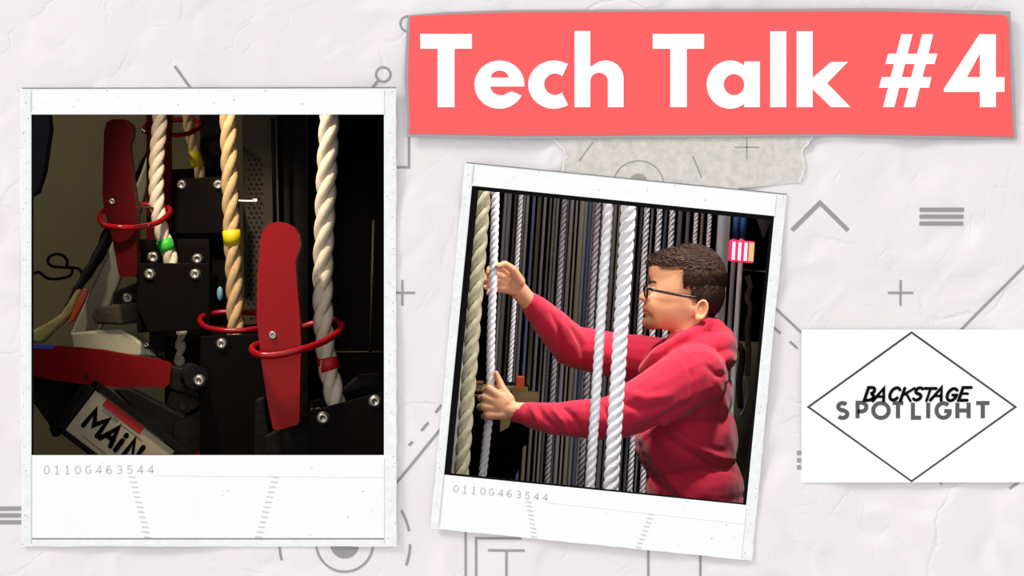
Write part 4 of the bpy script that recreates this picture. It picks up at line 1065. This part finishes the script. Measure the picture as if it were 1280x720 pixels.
# bracket shelf between the hands
sh = thing('lock_shelf', P(640, 540, .62), 'dull brass shelf bracket behind the lower hand', 'bracket')
mb = MB(); mb.prism([(560, 480), (660, 486), (660, 490), (560, 484)], .60, .1); mb.prism([(640, 489), (673, 491), (672, 507), (664, 515), (645, 512)], .60, .06); mb.prism([(626, 520), (640, 522), (636, 534), (625, 540)], .60, .03); mb.build('shelf_plate', M['brass'], sh)
mb = MB(); mb.tube([P(566, 478, .58), P(604, 479, .58)], L(3, .58), 10); mb.tube([P(566, 487, .58), P(604, 488, .58)], L(3, .58), 10); mb.tube([P(568, 494, .6), P(604, 495, .6)], L(2, .58), 10); mb.build('wooden_pin', M['brown'], sh, True)
o = MB().prism([(645.5, 470), (656, 471), (655, 487), (644.5, 486)], .62, .03).build('orange_block', M['orange2']); bevel(o, .003); tag(o, 'small orange block standing on the brass shelf bracket', 'block')
o = MB().prism([(597, 478), (662, 484), (660, 555), (652, 560), (648, 590), (596, 640)], .72, .2).build('rail_housing', M['bay']); bevel(o, .006); tag(o, 'black rail housing below the brass shelf bracket', 'housing')

# ------------------------------------------------------------------ light
w = bpy.data.worlds.new('World'); SC.world = w; w.use_nodes = True
bg = w.node_tree.nodes['Background']; bg.inputs[0].default_value = (1, 1, 1, 1); bg.inputs[1].default_value = .9
def area(name, loc, target, size, power, col=(1, 1, 1), sy=None):
    l = bpy.data.lights.new(name, 'AREA'); l.size = size; l.energy = power; l.color = col
    if sy: l.shape = 'RECTANGLE'; l.size_y = sy
    o = bpy.data.objects.new(name, l); COL.objects.link(o); o.location = loc
    o.rotation_euler = (Vector(target) - Vector(loc)).to_track_quat('-Z', 'Y').to_euler(); return o
sun = bpy.data.lights.new('sun', 'SUN'); sun.energy = 1.7; sun.angle = math.radians(14)
so = bpy.data.objects.new('sun', sun); COL.objects.link(so)
so.rotation_euler = Vector((.62, .36, -.62)).to_track_quat('-Z', 'Y').to_euler()
def spot(name, loc, target, power, ang, col=(1, 1, 1), size=.05, blend=.5):
    l = bpy.data.lights.new(name, 'SPOT'); l.energy = power; l.color = col; l.spot_size = math.radians(ang); l.spot_blend = blend; l.shadow_soft_size = size
    o = bpy.data.objects.new(name, l); COL.objects.link(o); o.location = loc
    o.rotation_euler = (Vector(target) - Vector(loc)).to_track_quat('-Z', 'Y').to_euler(); return o
spot('stage_lamp_left', (-1.0, .10, 2.75), P(340, 300, .7), 100, 50, (1, .84, .66))  # added warm fill that brightens the ropes and lever, no visible fixture
spot('stage_lamp_floor', (-2.1, .5, 2.7), P(110, 300, 1.6), 30, 70, (1, .9, .7))  # added fill so the stage floor does not render too dark
spot('stage_lamp_right', (.75, .14, 2.75), P(790, 440, .4), 110, 60, (1, .95, .92), .08)
spot('stage_lamp_face', (.02, .16, 2.25), P(840, 385, .5), 22, 36, (1, .9, .8), .08)  # added warm fill that lifts the shaded face
spot('stage_lamp_near', (-.12, .10, 2.7), P(594, 400, .3), 60, 40, (1, .98, .9), .06)  # added fill aimed at the yellowed rope to brighten it
spot('stage_lamp_rear', (.25, .5, 2.85), P(720, 420, 1.3), 60, 80, (1, .97, .95), .08)  # added fill that brightens the lines behind the man

# ------------------------------------------------------------------ camera
cam = bpy.data.cameras.new('camera'); co = bpy.data.objects.new('camera', cam); COL.objects.link(co)
co.location = (0, -D, ZC); co.rotation_euler = (PI / 2, 0, 0)
cam.sensor_width = 36; cam.lens = 36 * D / (1280 * S); cam.clip_start = .05
SC.camera = co
SC.view_settings.view_transform = 'Standard'; SC.view_settings.look = 'None'
SC.view_settings.exposure = 0; SC.view_settings.gamma = 1; SC.view_settings.use_curve_mapping = False
